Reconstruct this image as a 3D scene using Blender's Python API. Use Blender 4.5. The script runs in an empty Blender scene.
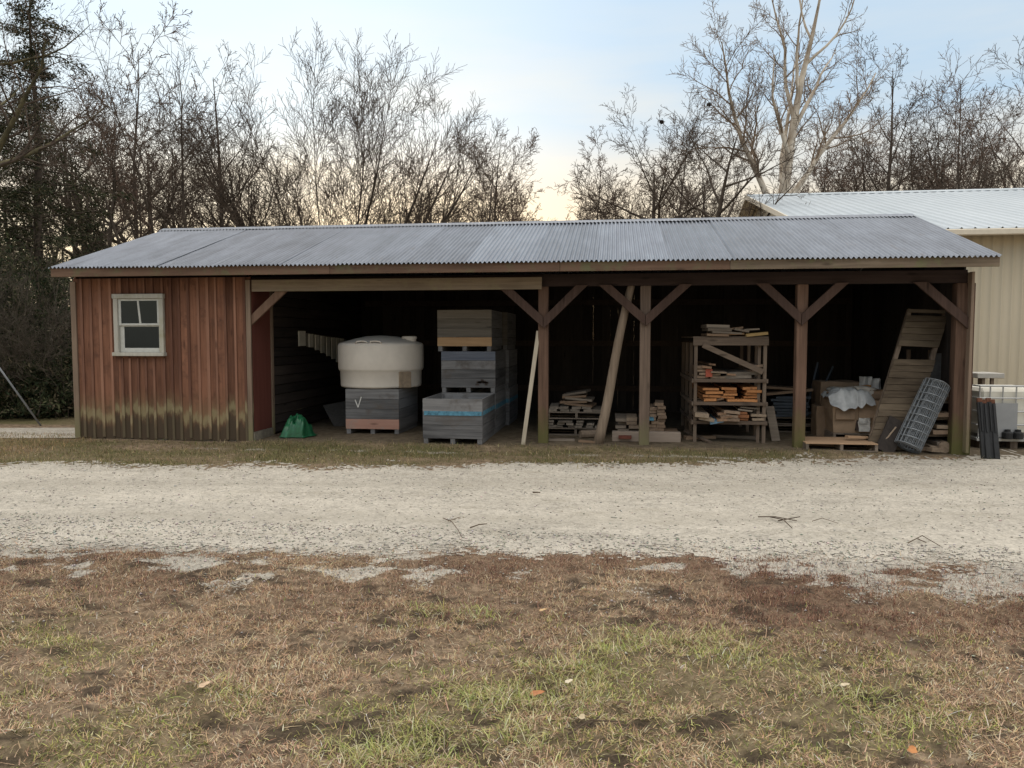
import bpy, bmesh, math, random
import numpy as np
from mathutils import Vector, Matrix, noise as mnoise

random.seed(7)
RNG = np.random.default_rng(11)
scene = bpy.context.scene
COL = scene.collection
R = math.radians

# ------------------------------------------------------------------ camera
CAM_H = 1.7
YAW, PITCH, FPX = R(7.6), R(-3.5), 769.0
cd = bpy.data.cameras.new('camera')
cam = bpy.data.objects.new('camera', cd)
COL.objects.link(cam)
cam.location = (0, 0, CAM_H)
cam.rotation_euler = (R(90) + PITCH, 0, YAW)
cd.sensor_width = 36.0
cd.lens = FPX / 1024 * 36.0
cd.clip_start = 0.05
cd.clip_end = 2000
scene.camera = cam

# surveying helpers: the place was measured from the photograph (bearing of a point + known depth or ground height)
_f = Vector((-math.sin(YAW) * math.cos(PITCH), math.cos(YAW) * math.cos(PITCH), math.sin(PITCH)))
_r = Vector((math.cos(YAW), math.sin(YAW), 0))
_u = _r.cross(_f)
_C = Vector((0, 0, CAM_H))
def _ray(x, y): return _f + _r * ((x - 512) / FPX) - _u * ((y - 384) / FPX)
def onY(x, y, Y):
    r = _ray(x, y); return _C + r * (Y / r.y)
def onZ(x, y, z=0.0):
    r = _ray(x, y); return _C + r * ((z - CAM_H) / r.z)
def xat(px, Y, py=400): return onY(px, py, Y).x

# ------------------------------------------------------------------ numpy noise
def _hash(ix, iy, s):
    n = (ix * 374761393 + iy * 668265263 + s * 974634777) & 0xFFFFFFFF
    n = ((n ^ (n >> 13)) * 1274126177) & 0xFFFFFFFF
    n = n ^ (n >> 16)
    return (n & 0xFFFFFF) / float(0xFFFFFF)
def vnoise(x, y, s=0):
    ix = np.floor(x).astype(np.int64); iy = np.floor(y).astype(np.int64)
    fx = x - ix; fy = y - iy
    fx = fx * fx * (3 - 2 * fx); fy = fy * fy * (3 - 2 * fy)
    a = _hash(ix, iy, s); b = _hash(ix + 1, iy, s); c = _hash(ix, iy + 1, s); d = _hash(ix + 1, iy + 1, s)
    return (a + (b - a) * fx) * (1 - fy) + (c + (d - c) * fx) * fy
def fbm(x, y, s=0, o=4):
    t = 0; a = .5; w = 0
    for k in range(o):
        t = t + a * vnoise(x * 2 ** k, y * 2 ** k, s + k * 17); w += a; a *= .5
    return t / w
def sstep(a, b, x):
    t = np.clip((x - a) / (b - a), 0, 1); return t * t * (3 - 2 * t)

# ------------------------------------------------------------------ materials
def new_mat(name):
    m = bpy.data.materials.new(name); m.use_nodes = True
    nt = m.node_tree
    b = nt.nodes['Principled BSDF']
    return m, nt, b
def N(nt, t, **kw):
    n = nt.nodes.new(t)
    for k, v in kw.items():
        if k.startswith('i_'):
            n.inputs[int(k[2:])].default_value = v
        else: setattr(n, k, v)
    return n
def L(nt, a, b): nt.links.new(a, b)
def ramp(nt, fac, stops):
    n = N(nt, 'ShaderNodeValToRGB')
    el = n.color_ramp.elements
    while len(el) < len(stops): el.new(.5)
    for e, (p, c) in zip(el, stops):
        e.position = p; e.color = (*c, 1)
    L(nt, fac, n.inputs[0]); return n.outputs[0]
def mixc(nt, fac, a, b, mode='MIX'):
    n = N(nt, 'ShaderNodeMix', data_type='RGBA', blend_type=mode)
    for sock, v in ((n.inputs[0], fac), (n.inputs[6], a), (n.inputs[7], b)):
        if hasattr(v, 'is_linked'): L(nt, v, sock)
        elif isinstance(v, tuple): sock.default_value = (*v, 1)
        else: sock.default_value = v
    return n.outputs[2]
def math_(nt, op, a, b=None, c=None, clamp=False):
    n = N(nt, 'ShaderNodeMath', operation=op, use_clamp=clamp)
    for s, v in zip(n.inputs, (a, b, c)):
        if v is None: continue
        if hasattr(v, 'is_linked'): L(nt, v, s)
        else: s.default_value = v
    return n.outputs[0]
def noise_(nt, vec, scale, detail=4, rough=.55):
    n = N(nt, 'ShaderNodeTexNoise'); n.inputs['Scale'].default_value = scale
    n.inputs['Detail'].default_value = detail; n.inputs['Roughness'].default_value = rough
    L(nt, vec, n.inputs['Vector']); return n.outputs[0]
def coords(nt, shift=True):
    tc = N(nt, 'ShaderNodeTexCoord'); v = tc.outputs['Object']
    if not shift: return v
    oi = N(nt, 'ShaderNodeObjectInfo'); ge = N(nt, 'ShaderNodeNewGeometry')
    s = math_(nt, 'ADD', math_(nt, 'MULTIPLY', oi.outputs['Random'], 31.0), math_(nt, 'MULTIPLY', ge.outputs['Random Per Island'], 17.0))
    va = N(nt, 'ShaderNodeVectorMath', operation='ADD')
    cb = N(nt, 'ShaderNodeCombineXYZ')
    for k in range(3): L(nt, s, cb.inputs[k])
    L(nt, v, va.inputs[0]); L(nt, cb.outputs[0], va.inputs[1])
    return va.outputs[0]
def scaled(nt, v, sc):
    m = N(nt, 'ShaderNodeVectorMath', operation='MULTIPLY'); L(nt, v, m.inputs[0]); m.inputs[1].default_value = sc
    return m.outputs[0]
def bump(nt, b, h, strength=.3, dist=.01):
    n = N(nt, 'ShaderNodeBump'); n.inputs['Strength'].default_value = strength; n.inputs['Distance'].default_value = dist
    L(nt, h, n.inputs['Height']); L(nt, n.outputs[0], b.inputs['Normal'])

def wood(name, dark, light, axis='Z', var=.5, rough=.9, algae=None, stain=None, grain=26, knots=True, rot=None):
    """weathered sawn wood: grain stretched along axis, boards differ a little, optional green algae near the ground (z0,z1)."""
    m, nt, b = new_mat(name)
    v = coords(nt)
    st = {'X': (1.2, grain, grain), 'Y': (grain, 1.2, grain), 'Z': (grain, grain, 1.2)}[axis]
    g = noise_(nt, scaled(nt, v, st), 1.0, 6, .65)
    big = noise_(nt, scaled(nt, v, tuple(max(.8, q * .09) for q in st)), 1.0, 3, .6)
    ge = N(nt, 'ShaderNodeNewGeometry'); oi = N(nt, 'ShaderNodeObjectInfo')
    f = math_(nt, 'ADD', math_(nt, 'MULTIPLY', g, .75), math_(nt, 'MULTIPLY', big, .55))
    f = math_(nt, 'ADD', f, math_(nt, 'MULTIPLY', math_(nt, 'SUBTRACT', ge.outputs['Random Per Island'], .5), var * .5))
    f = math_(nt, 'ADD', f, math_(nt, 'MULTIPLY', math_(nt, 'SUBTRACT', oi.outputs['Random'], .5), var * .35))
    c = ramp(nt, f, [(.42, dark), (.95, light)])
    if knots:
        vo = N(nt, 'ShaderNodeTexVoronoi'); vo.inputs['Scale'].default_value = 1
        ks = {'X': (1.6, 6, 6), 'Y': (6, 1.6, 6), 'Z': (6, 6, 1.6)}[axis]
        L(nt, scaled(nt, v, ks), vo.inputs['Vector'])
        k = ramp(nt, vo.outputs['Distance'], [(.06, (1, 1, 1)), (.16, (0, 0, 0))])
        c = mixc(nt, math_(nt, 'MULTIPLY', k, .6), c, tuple(q * .35 for q in dark))
    if stain:
        sn = noise_(nt, scaled(nt, v, (3, 3, 3)), 1.0, 4, .7)
        c = mixc(nt, ramp(nt, sn, [(.52, (0, 0, 0)), (.7, (1, 1, 1))]), c, stain)
    if algae:
        z0, z1, acol = algae
        ps = N(nt, 'ShaderNodeSeparateXYZ'); L(nt, ge.outputs['Position'], ps.inputs[0])
        an = noise_(nt, scaled(nt, ge.outputs['Position'], (7, 7, 4)), 1.0, 4, .7)
        h = math_(nt, 'ADD', ps.outputs[2], math_(nt, 'MULTIPLY', math_(nt, 'SUBTRACT', an, .5), (z1 - z0) * 1.6))
        mr = N(nt, 'ShaderNodeMapRange'); mr.inputs[1].default_value = z1; mr.inputs[2].default_value = z0
        L(nt, h, mr.inputs[0])
        c = mixc(nt, math_(nt, 'MULTIPLY', mr.outputs[0], .35 if rot else .8), c, acol)
    if rot:
        zb, bandc, rotc = rot
        ps = N(nt, 'ShaderNodeSeparateXYZ'); L(nt, ge.outputs['Position'], ps.inputs[0])
        an = noise_(nt, scaled(nt, v, (9, 9, 2.5)), 1.0, 4, .7)
        zz = math_(nt, 'ADD', ps.outputs[2], math_(nt, 'MULTIPLY', math_(nt, 'SUBTRACT', an, .5), .52))
        zz = math_(nt, 'ADD', zz, math_(nt, 'MULTIPLY', math_(nt, 'SUBTRACT', ge.outputs['Random Per Island'], .5), .22))
        fz = math_(nt, 'DIVIDE', zz, zb * 2)
        c = mixc(nt, math_(nt, 'MULTIPLY', ramp(nt, fz, [(.37, (0, 0, 0)), (.46, (1, 1, 1)), (.53, (1, 1, 1)), (.62, (.2, .2, .2)), (.8, (0, 0, 0))]), .58), c, bandc)
        c = mixc(nt, math_(nt, 'MULTIPLY', ramp(nt, fz, [(.30, (1, 1, 1)), (.46, (0, 0, 0))]), .85), c, rotc)
    L(nt, c, b.inputs['Base Color']); b.inputs['Roughness'].default_value = rough
    b.inputs['Specular IOR Level'].default_value = .2
    bump(nt, b, g, .5, .004)
    return m

def plain(name, col, rough=.6, metal=0.0, var=.25, scale=8, bumpd=.0, spec=.4):
    m, nt, b = new_mat(name)
    v = coords(nt)
    n = noise_(nt, v, scale, 5, .65)
    c = ramp(nt, n, [(.3, tuple(q * (1 - var) for q in col)), (.7, tuple(min(1, q * (1 + var)) for q in col))])
    L(nt, c, b.inputs['Base Color']); b.inputs['Roughness'].default_value = rough; b.inputs['Metallic'].default_value = metal
    b.inputs['Specular IOR Level'].default_value = spec
    if bumpd: bump(nt, b, n, .6, bumpd)
    return m

def attr_mat(name, rough=.9, trans=.25, gain=1.0):
    """takes each blade's or leaf's own colour from the mesh"""
    m, nt, b = new_mat(name)
    a = N(nt, 'ShaderNodeAttribute', attribute_name='Col')
    L(nt, a.outputs['Color'], b.inputs['Base Color']); b.inputs['Roughness'].default_value = rough
    b.inputs['Specular IOR Level'].default_value = .15
    if trans:
        tr = N(nt, 'ShaderNodeBsdfTranslucent'); L(nt, a.outputs['Color'], tr.inputs[0])
        mx = N(nt, 'ShaderNodeMixShader'); mx.inputs[0].default_value = trans
        L(nt, b.outputs[0], mx.inputs[1]); L(nt, tr.outputs[0], mx.inputs[2])
        L(nt, mx.outputs[0], nt.nodes['Material Output'].inputs[0])
    return m

# ------------------------------------------------------------------ mesh builder
def wloc(o):
    v = Vector((0, 0, 0))
    while o is not None:
        v += o.location; o = o.parent
    return v
class MB:
    def __init__(s): s.v = []; s.f = []
    def quad8(s, pts):
        k = len(s.v); s.v += [tuple(p) for p in pts]
        s.f += [tuple(k + i for i in q) for q in ((0, 3, 2, 1), (4, 5, 6, 7), (0, 1, 5, 4), (1, 2, 6, 5), (2, 3, 7, 6), (3, 0, 4, 7))]
        return s
    def box(s, x0, x1, y0, y1, z0, z1, jit=0.0):
        p = [(x0, y0, z0), (x1, y0, z0), (x1, y1, z0), (x0, y1, z0), (x0, y0, z1), (x1, y0, z1), (x1, y1, z1), (x0, y1, z1)]
        if jit: p = [tuple(c + random.uniform(-jit, jit) for c in q) for q in p]
        return s.quad8(p)
    def beam(s, a, b, w, t, side=None):
        """a board from a to b, w wide along side, t thick"""
        a = Vector(a); b = Vector(b); d = (b - a).normalized()
        sv = Vector(side) if side is not None else Vector((1, 0, 0))
        sv = (sv - d * sv.dot(d)).normalized(); n = d.cross(sv)
        sv = sv * w / 2; n = n * t / 2
        return s.quad8([a - sv - n, a + sv - n, a + sv + n, a - sv + n, b - sv - n, b + sv - n, b + sv + n, b - sv + n])
    def obox(s, c, sx, sy, sz, rot=(0, 0, 0)):
        from mathutils import Euler
        M = Euler(rot).to_matrix(); c = Vector(c)
        return s.quad8([c + M @ Vector((x * sx / 2, y * sy / 2, z * sz / 2)) for z in (-1, 1) for x, y in ((-1, -1), (1, -1), (1, 1), (-1, 1))])
    def tube(s, pts, rad, n=8, cap=True):
        pts = [Vector(p) for p in pts]
        if not hasattr(rad, '__len__'): rad = [rad] * len(pts)
        k = len(s.v)
        t0 = (pts[1] - pts[0]).normalized()
        ref = Vector((0, 0, 1)) if abs(t0.z) < .8 else Vector((1, 0, 0))
        for i, p in enumerate(pts):
            t = (pts[min(i + 1, len(pts) - 1)] - pts[max(i - 1, 0)]).normalized()
            u = t.cross(ref).normalized(); w = t.cross(u)
            for j in range(n):
                a = 2 * math.pi * j / n
                s.v.append(tuple(p + (u * math.cos(a) + w * math.sin(a)) * rad[i]))
        for i in range(len(pts) - 1):
            for j in range(n):
                a = k + i * n + j; b = k + i * n + (j + 1) % n
                s.f.append((a, b, b + n, a + n))
        if cap:
            s.f.append(tuple(k + j for j in range(n))[::-1]); e = k + (len(pts) - 1) * n
            s.f.append(tuple(e + j for j in range(n)))
        return s
    def lathe(s, c, prof, n=48, a0=0, a1=2 * math.pi):
        k = len(s.v); m = len(prof); full = abs(a1 - a0 - 2 * math.pi) < 1e-6
        cols = n if full else n + 1
        for i in range(cols):
            a = a0 + (a1 - a0) * i / n
            for r, z in prof: s.v.append((c[0] + r * math.cos(a), c[1] + r * math.sin(a), c[2] + z))
        for i in range(n):
            i2 = (i + 1) % cols
            for j in range(m - 1):
                s.f.append((k + i * m + j, k + i2 * m + j, k + i2 * m + j + 1, k + i * m + j + 1))
        return s
    def poly(s, pts):
        k = len(s.v); s.v += [tuple(p) for p in pts]; s.f.append(tuple(range(k, k + len(pts)))); return s
    def build(s, name, mat, parent=None, bevel=0.0, smooth=False):
        me = bpy.data.meshes.new(name)
        o = wloc(parent) if parent is not None else Vector((0, 0, 0))
        me.from_pydata([(x - o.x, y - o.y, z - o.z) for x, y, z in s.v], [], s.f)
        if bevel:
            bm = bmesh.new(); bm.from_mesh(me)
            bmesh.ops.bevel(bm, geom=[e for e in bm.edges if len(e.link_faces) == 2 and e.calc_face_angle(0) > .6], offset=bevel, segments=1, affect='EDGES', clamp_overlap=True)
            bm.to_mesh(me); bm.free()
        if smooth:
            for p in me.polygons: p.use_smooth = True
        me.materials.append(mat)
        ob = bpy.data.objects.new(name, me); COL.objects.link(ob)
        if parent is not None: ob.parent = parent
        return ob
def np_mesh(name, V, F, mat, parent=None, col=None, smooth=False):
    """V (n,3), F (m,k) with equal k, optional per-vertex colour"""
    me = bpy.data.meshes.new(name)
    V = np.asarray(V, np.float32); F = np.asarray(F, np.int32)
    if parent is not None: V = V - np.array(wloc(parent), np.float32)
    m, k = F.shape
    me.vertices.add(len(V)); me.vertices.foreach_set('co', V.ravel())
    me.loops.add(m * k); me.loops.foreach_set('vertex_index', F.ravel())
    me.polygons.add(m); me.polygons.foreach_set('loop_start', np.arange(0, m * k, k, dtype=np.int32))
    if smooth: me.polygons.foreach_set('use_smooth', np.ones(m, bool))
    me.update(calc_edges=True)
    if col is not None:
        a = me.color_attributes.new('Col', 'FLOAT_COLOR', 'POINT')
        c4 = np.ones((len(V), 4), np.float32); c4[:, :3] = col
        a.data.foreach_set('color', c4.ravel())
    me.materials.append(mat)
    ob = bpy.data.objects.new(name, me); COL.objects.link(ob)
    if parent is not None: ob.parent = parent
    return ob
def tag(o, label=None, cat=None, group=None, kind=None):
    if label: o['label'] = label
    if cat: o['category'] = cat
    if group: o['group'] = group
    if kind: o['kind'] = kind
    return o
def thing(name, label, cat, loc, group=None):
    o = bpy.data.objects.new(name, None); COL.objects.link(o); o.location = loc; o.empty_display_size = .2
    return tag(o, label, cat, group)
def dup(o, label, loc, rz=0.0, sc=1.0, parent=None):
    c = o.copy(); COL.objects.link(c)
    if parent is None:
        c.location = loc; c.rotation_euler = (0, 0, rz); c.scale = (sc, sc, sc)
        if label: c['label'] = label
    else: c.parent = parent
    for ch in [k for k in o.children]: dup(ch, None, None, parent=c)
    return c
# ------------------------------------------------------------------ light
SUN_EL, SUN_AZ = R(7), R(14)          # low winter sun behind the trees, just left of the middle (azimuth measured from +Y towards -X)
w = bpy.data.worlds.new('World'); scene.world = w; w.use_nodes = True
nt = w.node_tree; bg = nt.nodes['Background']
sky = N(nt, 'ShaderNodeTexSky', sky_type='NISHITA'); sky.sun_disc = False
sky.sun_elevation = SUN_EL; sky.sun_rotation = -SUN_AZ
tc = N(nt, 'ShaderNodeTexCoord')
sp = N(nt, 'ShaderNodeSeparateXYZ'); L(nt, tc.outputs['Generated'], sp.inputs[0])
el = sp.outputs[2]
# thin high overcast: cream at the horizon, pale blue above, brighter towards the zenith
cl = ramp(nt, el, [(0.0, (.60, .47, .32)), (.10, (.74, .58, .37)), (.17, (.63, .57, .48)), (.26, (.41, .535, .66)), (.42, (.41, .555, .71)), (.62, (1.0, .96, .91))])
top = ramp(nt, el, [(.42, (0, 0, 0)), (.9, (.80, .73, .64))])
cl = mixc(nt, 1.0, cl, top, 'ADD')
dp = N(nt, 'ShaderNodeVectorMath', operation='DOT_PRODUCT'); L(nt, tc.outputs['Generated'], dp.inputs[0])
gd = Vector((-math.sin(R(33)) * math.cos(R(17)), math.cos(R(33)) * math.cos(R(17)), math.sin(R(17))))
dp.inputs[1].default_value = gd
glow = ramp(nt, dp.outputs['Value'], [(.70, (0, 0, 0)), (.84, (.045, .04, .03)), (.94, (.16, .145, .115)), (1.0, (.26, .24, .19))])
cl = mixc(nt, 1.0, cl, glow, 'ADD')
# soft streaks of cloud
cs = scaled(nt, tc.outputs['Generated'], (2.0, 2.0, 12))
cn = noise_(nt, cs, 1.6, 5, .5)
streak = ramp(nt, cn, [(.42, (0, 0, 0)), (.66, (1, 1, 1))])
low = ramp(nt, el, [(.05, (1, 1, 1)), (.24, (.45, .45, .45)), (.46, (0, 0, 0))])
cl = mixc(nt, math_(nt, 'MULTIPLY', math_(nt, 'MULTIPLY', streak, low), .75), cl, (.84, .725, .55))
cl10 = mixc(nt, 1.0, cl, (10., 10., 10.), 'MULTIPLY')
fin = mixc(nt, .12, cl10, sky.outputs[0])
L(nt, fin, bg.inputs[0]); bg.inputs[1].default_value = .1
sl = bpy.data.lights.new('sun', 'SUN'); sl.energy = .6; sl.angle = R(14); sl.color = (1, .86, .68)
so = bpy.data.objects.new('sun', sl); COL.objects.link(so); so.location = (-10, 40, 30)
sdir = Vector((-math.sin(SUN_AZ) * math.cos(SUN_EL), math.cos(SUN_AZ) * math.cos(SUN_EL), math.sin(SUN_EL)))
so.rotation_euler = sdir.to_track_quat('Z', 'Y').to_euler()
scene.view_settings.view_transform = 'Standard'
scene.view_settings.look = 'None'
scene.view_settings.exposure = 0.47
scene.view_settings.gamma = 1.0
scene.view_settings.use_curve_mapping = False
scene.cycles.use_denoising = True
scene.cycles.max_bounces = 6
scene.cycles.transparent_max_bounces = 8

# ------------------------------------------------------------------ ground, road, paths
def interp_edge(pts):
    W = sorted([(onZ(x, y).x, onZ(x, y).y) for x, y in pts])
    xs = np.array([q[0] for q in W]); ys = np.array([q[1] for q in W])
    return lambda x: np.interp(x, xs, ys) + np.where(x < xs[0], (x - xs[0]) * .12, 0) + np.where(x > xs[-1], (x - xs[-1]) * .12, 0)
far_edge = interp_edge([(0, 464), (130, 466), (300, 467), (512, 464), (640, 465), (760, 463), (880, 458), (1024, 456)])
near_edge = interp_edge([(0, 552), (200, 556), (340, 560), (470, 556), (620, 557), (800, 562), (1024, 572)])
def rise(x, y):
    return .06 * sstep(10.9, 11.7, y) * sstep(-6.2, -5.2, x) * (1 - sstep(3.2, 4.7, x))
def hgt(x, y):
    fg = 1 - sstep(5.0, 5.9, y)
    b = fg * (.10 * (fbm(x * 1.1, y * 1.1, 3) - .5) + .085 * (fbm(x * 5, y * 5, 5) - .5) + .03 * (fbm(x * 16, y * 16, 6, 2) - .5))
    verge = sstep(9.8, 10.6, y) * (1 - sstep(11.6, 12, y)) * .05 * (fbm(x * 3, y * 3, 8) - .5)
    road = .02 * (fbm(x * .8, y * .8, 9) - .5)
    return b + verge + road + rise(x, y)
def road_mask(x, y):
    n1 = near_edge(x) + .20 + .34 * (fbm(x * 1.6, y * 2.2, 21) - .5) + .35 * (fbm(x * 9, y * 9, 22, 3) - .5)
    f1 = far_edge(x) + .9 * (fbm(x * 1.3, y * 1.5, 31) - .5) + .8 * (fbm(x * 5, y * 5, 32, 4) - .5)
    j = _hash(np.floor(x * 30).astype(np.int64), np.floor(y * 30).astype(np.int64), 77) - .5
    j2 = fbm(x * 8, y * 8, 78, 3) - .5
    return (y > n1 + .16 * j + .7 * j2 + .3 * (vnoise(x * 31, y * 31, 79) - .5)) & (y < f1 + .5 * j + .5 * j2)
def gravel_mask(x, y):
    """gravel washed into the grass"""
    d = near_edge(x) - y
    n = .55 * fbm(x * 1.6, y * 3.2, 41) + .45 * fbm(x * 4.5, y * 8, 45, 3)
    side = .3 + .75 * (1 - sstep(-1.9, -.9, x)) + 1.25 * sstep(.7, 1.7, x)
    zone = (1 - sstep(.1, 1.5, d)) * (y < 7.5)
    edge = (1 - sstep(-.25, .12, d + .5 * (fbm(x * 3, y * 4, 43) - .5))) * (y < 7.5)
    return np.maximum(np.clip((n - .60 + .14 * zone * side) * 9 + .7 * (fbm(x * 14, y * 14, 44) - .5), 0, 1) * zone * .86, edge * .75)
def green_mask(x, y):
    n = .5 * fbm(x * .9 + 3, y * 1.2, 51) + .5 * fbm(x * 3.2, y * 4.5, 52)
    z = 1 - sstep(4.0, 4.8, y)
    spots = 0
    for (px, py, r) in ((560, 690, .6), (640, 640, .55), (400, 755, .45), (430, 625, .3), (520, 740, .4), (735, 670, .5), (850, 690, .5), (900, 720, .45), (230, 700, .3), (130, 745, .35), (480, 620, .25), (750, 740, .5), (60, 640, .35), (950, 640, .3)):
        p = onZ(px, py)
        spots = spots + .24 * np.exp(-(((x - p.x) / r) ** 2 + ((y - p.y) / (r * .55)) ** 2))
    return np.clip((n - .535 + spots + .03 * sstep(-1, 1.5, x) + .04 * (1 - sstep(2.6, 3.6, y))) * 8, 0, 1) * z
def bare_mask(x, y):
    """trodden dark soil without grass"""
    return np.clip((.4 * fbm(x * 2.4, y * 4.6, 55) + .6 * fbm(x * 8, y * 14, 56, 3) - .56) * 12, 0, 1) * (1 - sstep(5.3, 5.8, y))
def red_mask(x, y):
    return sstep(4.0, 4.9, y) * (1 - sstep(5.9, 6.4, y)) * np.clip(fbm(x * .8, y * 1.0, 61) * 2.4 - .55, 0, 1) * (.55 + .45 * sstep(-2, 0, x))
def axis_pts(segs):
    out = []
    for a, b, st in segs:
        out += list(np.arange(a, b - 1e-6, st))
    out.append(segs[-1][1]); return np.array(out)
gx = axis_pts([(-260, -60, 20), (-60, -14, 2), (-14, -7, .2), (-7, 6, .05), (6, 12, .2), (12, 60, 2), (60, 260, 20)])
gy = axis_pts([(-60, -4, 4), (-4, 1.5, .2), (1.5, 6.6, .04), (6.6, 9.0, .12), (9, 12.4, .07), (12.4, 20, .25), (20, 60, 2), (60, 400, 20)])
GX, GY = np.meshgrid(gx, gy); GZ = hgt(GX, GY)
def grid_faces(nx, ny, keep=None):
    i = np.arange(nx - 1)[None, :] + np.arange(ny - 1)[:, None] * nx
    i = i.ravel() if keep is None else i[keep]
    return np.stack([i, i + 1, i + 1 + nx, i + nx], 1)

def stone_nodes(nt, v, warm=(1.0, .93, .80)):
    vo = N(nt, 'ShaderNodeTexVoronoi'); vo.inputs['Scale'].default_value = 46; L(nt, v, vo.inputs['Vector'])
    vo2 = N(nt, 'ShaderNodeTexVoronoi'); vo2.inputs['Scale'].default_value = 17; L(nt, v, vo2.inputs['Vector'])
    sp = N(nt, 'ShaderNodeSeparateColor'); L(nt, vo.outputs['Color'], sp.inputs[0])
    sp2 = N(nt, 'ShaderNodeSeparateColor'); L(nt, vo2.outputs['Color'], sp2.inputs[0])
    n1 = noise_(nt, v, 3.0, 6, .65); n2 = noise_(nt, scaled(nt, v, (.35, 1.3, 1)), 1.0, 4, .6)
    f = math_(nt, 'ADD', math_(nt, 'MULTIPLY', sp.outputs[0], .30), math_(nt, 'MULTIPLY', sp2.outputs[0], .16))
    f = math_(nt, 'ADD', f, math_(nt, 'ADD', math_(nt, 'MULTIPLY', n1, .40), math_(nt, 'MULTIPLY', n2, .55)))
    k = [.22, .33, .42, .51]
    c = ramp(nt, f, [(.40, tuple(k[0] * q for q in (1, .93, .80))), (.58, tuple(k[1] * q for q in warm)), (.78, tuple(k[2] * q for q in warm)), (1.0, tuple(k[3] * q for q in warm))])
    return c, vo.outputs['Distance'], f

m_road, nt, b = new_mat('limestone_gravel')
v = coords(nt, False); c, hh, f = stone_nodes(nt, v)
mn = noise_(nt, scaled(nt, v, (1.0, 2.2, 1)), 1.3, 5, .7)                     # thin dirt and moss worked into the gravel
sy = N(nt, 'ShaderNodeSeparateXYZ'); L(nt, v, sy.inputs[0])
c = mixc(nt, math_(nt, 'MULTIPLY', ramp(nt, mn, [(.54, (0, 0, 0)), (.74, (1, 1, 1))]), .42), c, (.21, .185, .13))
# compacted wheel tracks, worn finer and darker than the loose stone of the crown and edges
al = math_(nt, 'SUBTRACT', math_(nt, 'MULTIPLY', sy.outputs[1], .991), math_(nt, 'MULTIPLY', sy.outputs[0], .133))
wob = math_(nt, 'MULTIPLY', math_(nt, 'SUBTRACT', noise_(nt, scaled(nt, v, (.35, .9, 1)), 1.0, 3), .5), 1.1)
al = math_(nt, 'ADD', al, wob); tr_ = None
for y_, w_ in ((7.15, .34), (8.75, .36)):
    g_ = math_(nt, 'SUBTRACT', 1.0, math_(nt, 'DIVIDE', math_(nt, 'ABSOLUTE', math_(nt, 'SUBTRACT', al, y_)), w_), clamp=True)
    tr_ = g_ if tr_ is None else math_(nt, 'MAXIMUM', tr_, g_)
c = mixc(nt, math_(nt, 'MULTIPLY', tr_, .42), c, (.295, .272, .228))
L(nt, c, b.inputs['Base Color']); b.inputs['Roughness'].default_value = .95; b.inputs['Specular IOR Level'].default_value = .15
bump(nt, b, hh, .5, .010)

m_ground, nt, b = new_mat('worn_turf_soil')
v = coords(nt, False)
cs_, hh, f = stone_nodes(nt, v)
n1 = noise_(nt, v, 9, 6, .7); n2 = noise_(nt, v, 45, 4, .7)
soil = ramp(nt, math_(nt, 'ADD', math_(nt, 'MULTIPLY', n1, .65), math_(nt, 'MULTIPLY', n2, .35)), [(.34, (.055, .041, .031)), (.5, (.20, .148, .10)), (.66, (.38, .29, .20))])
def att(nm): return N(nt, 'ShaderNodeAttribute', attribute_name=nm).outputs['Fac']
soil = mixc(nt, math_(nt, 'MULTIPLY', att('green'), .35), soil, (.10, .10, .04))
soil = mixc(nt, math_(nt, 'MULTIPLY', att('red'), .5), soil, (.085, .042, .028))
soil = mixc(nt, math_(nt, 'MULTIPLY', att('bare'), .85), soil, ramp(nt, n2, [(.35, (.022, .017, .013)), (.65, (.07, .052, .037))]))
soil = mixc(nt, att('dirt'), soil, ramp(nt, n1, [(.35, (.085, .066, .045)), (.65, (.17, .138, .098))]))
soil = mixc(nt, math_(nt, 'MULTIPLY', att('moss'), math_(nt, 'ADD', n1, .25)), soil, (.085, .088, .032))
gm = math_(nt, 'ADD', att('gravel'), math_(nt, 'MULTIPLY', math_(nt, 'SUBTRACT', n2, .5), 2.0))
c = mixc(nt, ramp(nt, gm, [(.45, (0, 0, 0)), (.55, (1, 1, 1))]), soil, cs_)
L(nt, c, b.inputs['Base Color']); b.inputs['Roughness'].default_value = .98; b.inputs['Specular IOR Level'].default_value = .1
bump(nt, b, n2, .9, .02)

ground = np_mesh('ground', np.stack([GX.ravel(), GY.ravel(), GZ.ravel()], 1), grid_faces(len(gx), len(gy)), m_ground, smooth=True)
tag(ground, 'worn winter turf and bare soil around the shed', 'ground', kind='structure')
def dirt_mask(x, y):
    return sstep(11.35, 11.75, y + .25 * (fbm(x * 2, y * 2, 71) - .5)) * ((x > -5.8) & (x < 6.8) & (y < 18))
def moss_mask(x, y):
    d = y - far_edge(x)
    back = .9 * ((y > 13.4) & (x < -6.5)) * np.clip(fbm(x * 1.5, y * 1.5, 83) * 2, .3, 1)
    return back + np.clip(fbm(x * 1.1, y * 2.5, 81) * 2.2 - .45, 0, 1) * sstep(-.2, .25, d) * (1 - sstep(11.2, 11.8, y)) * (1 - .75 * sstep(3.0, 4.6, x))
def drip_line(x, y):
    return np.exp(-((y - 11.0 - .12 * (fbm(x * 1.1, x * 0, 85) - .5) * 2.2) / .12) ** 2) * np.clip(fbm(x * 2.4, y * 3, 86) * 2.6 - .85, 0, .52) * (x > -6.5)
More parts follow.
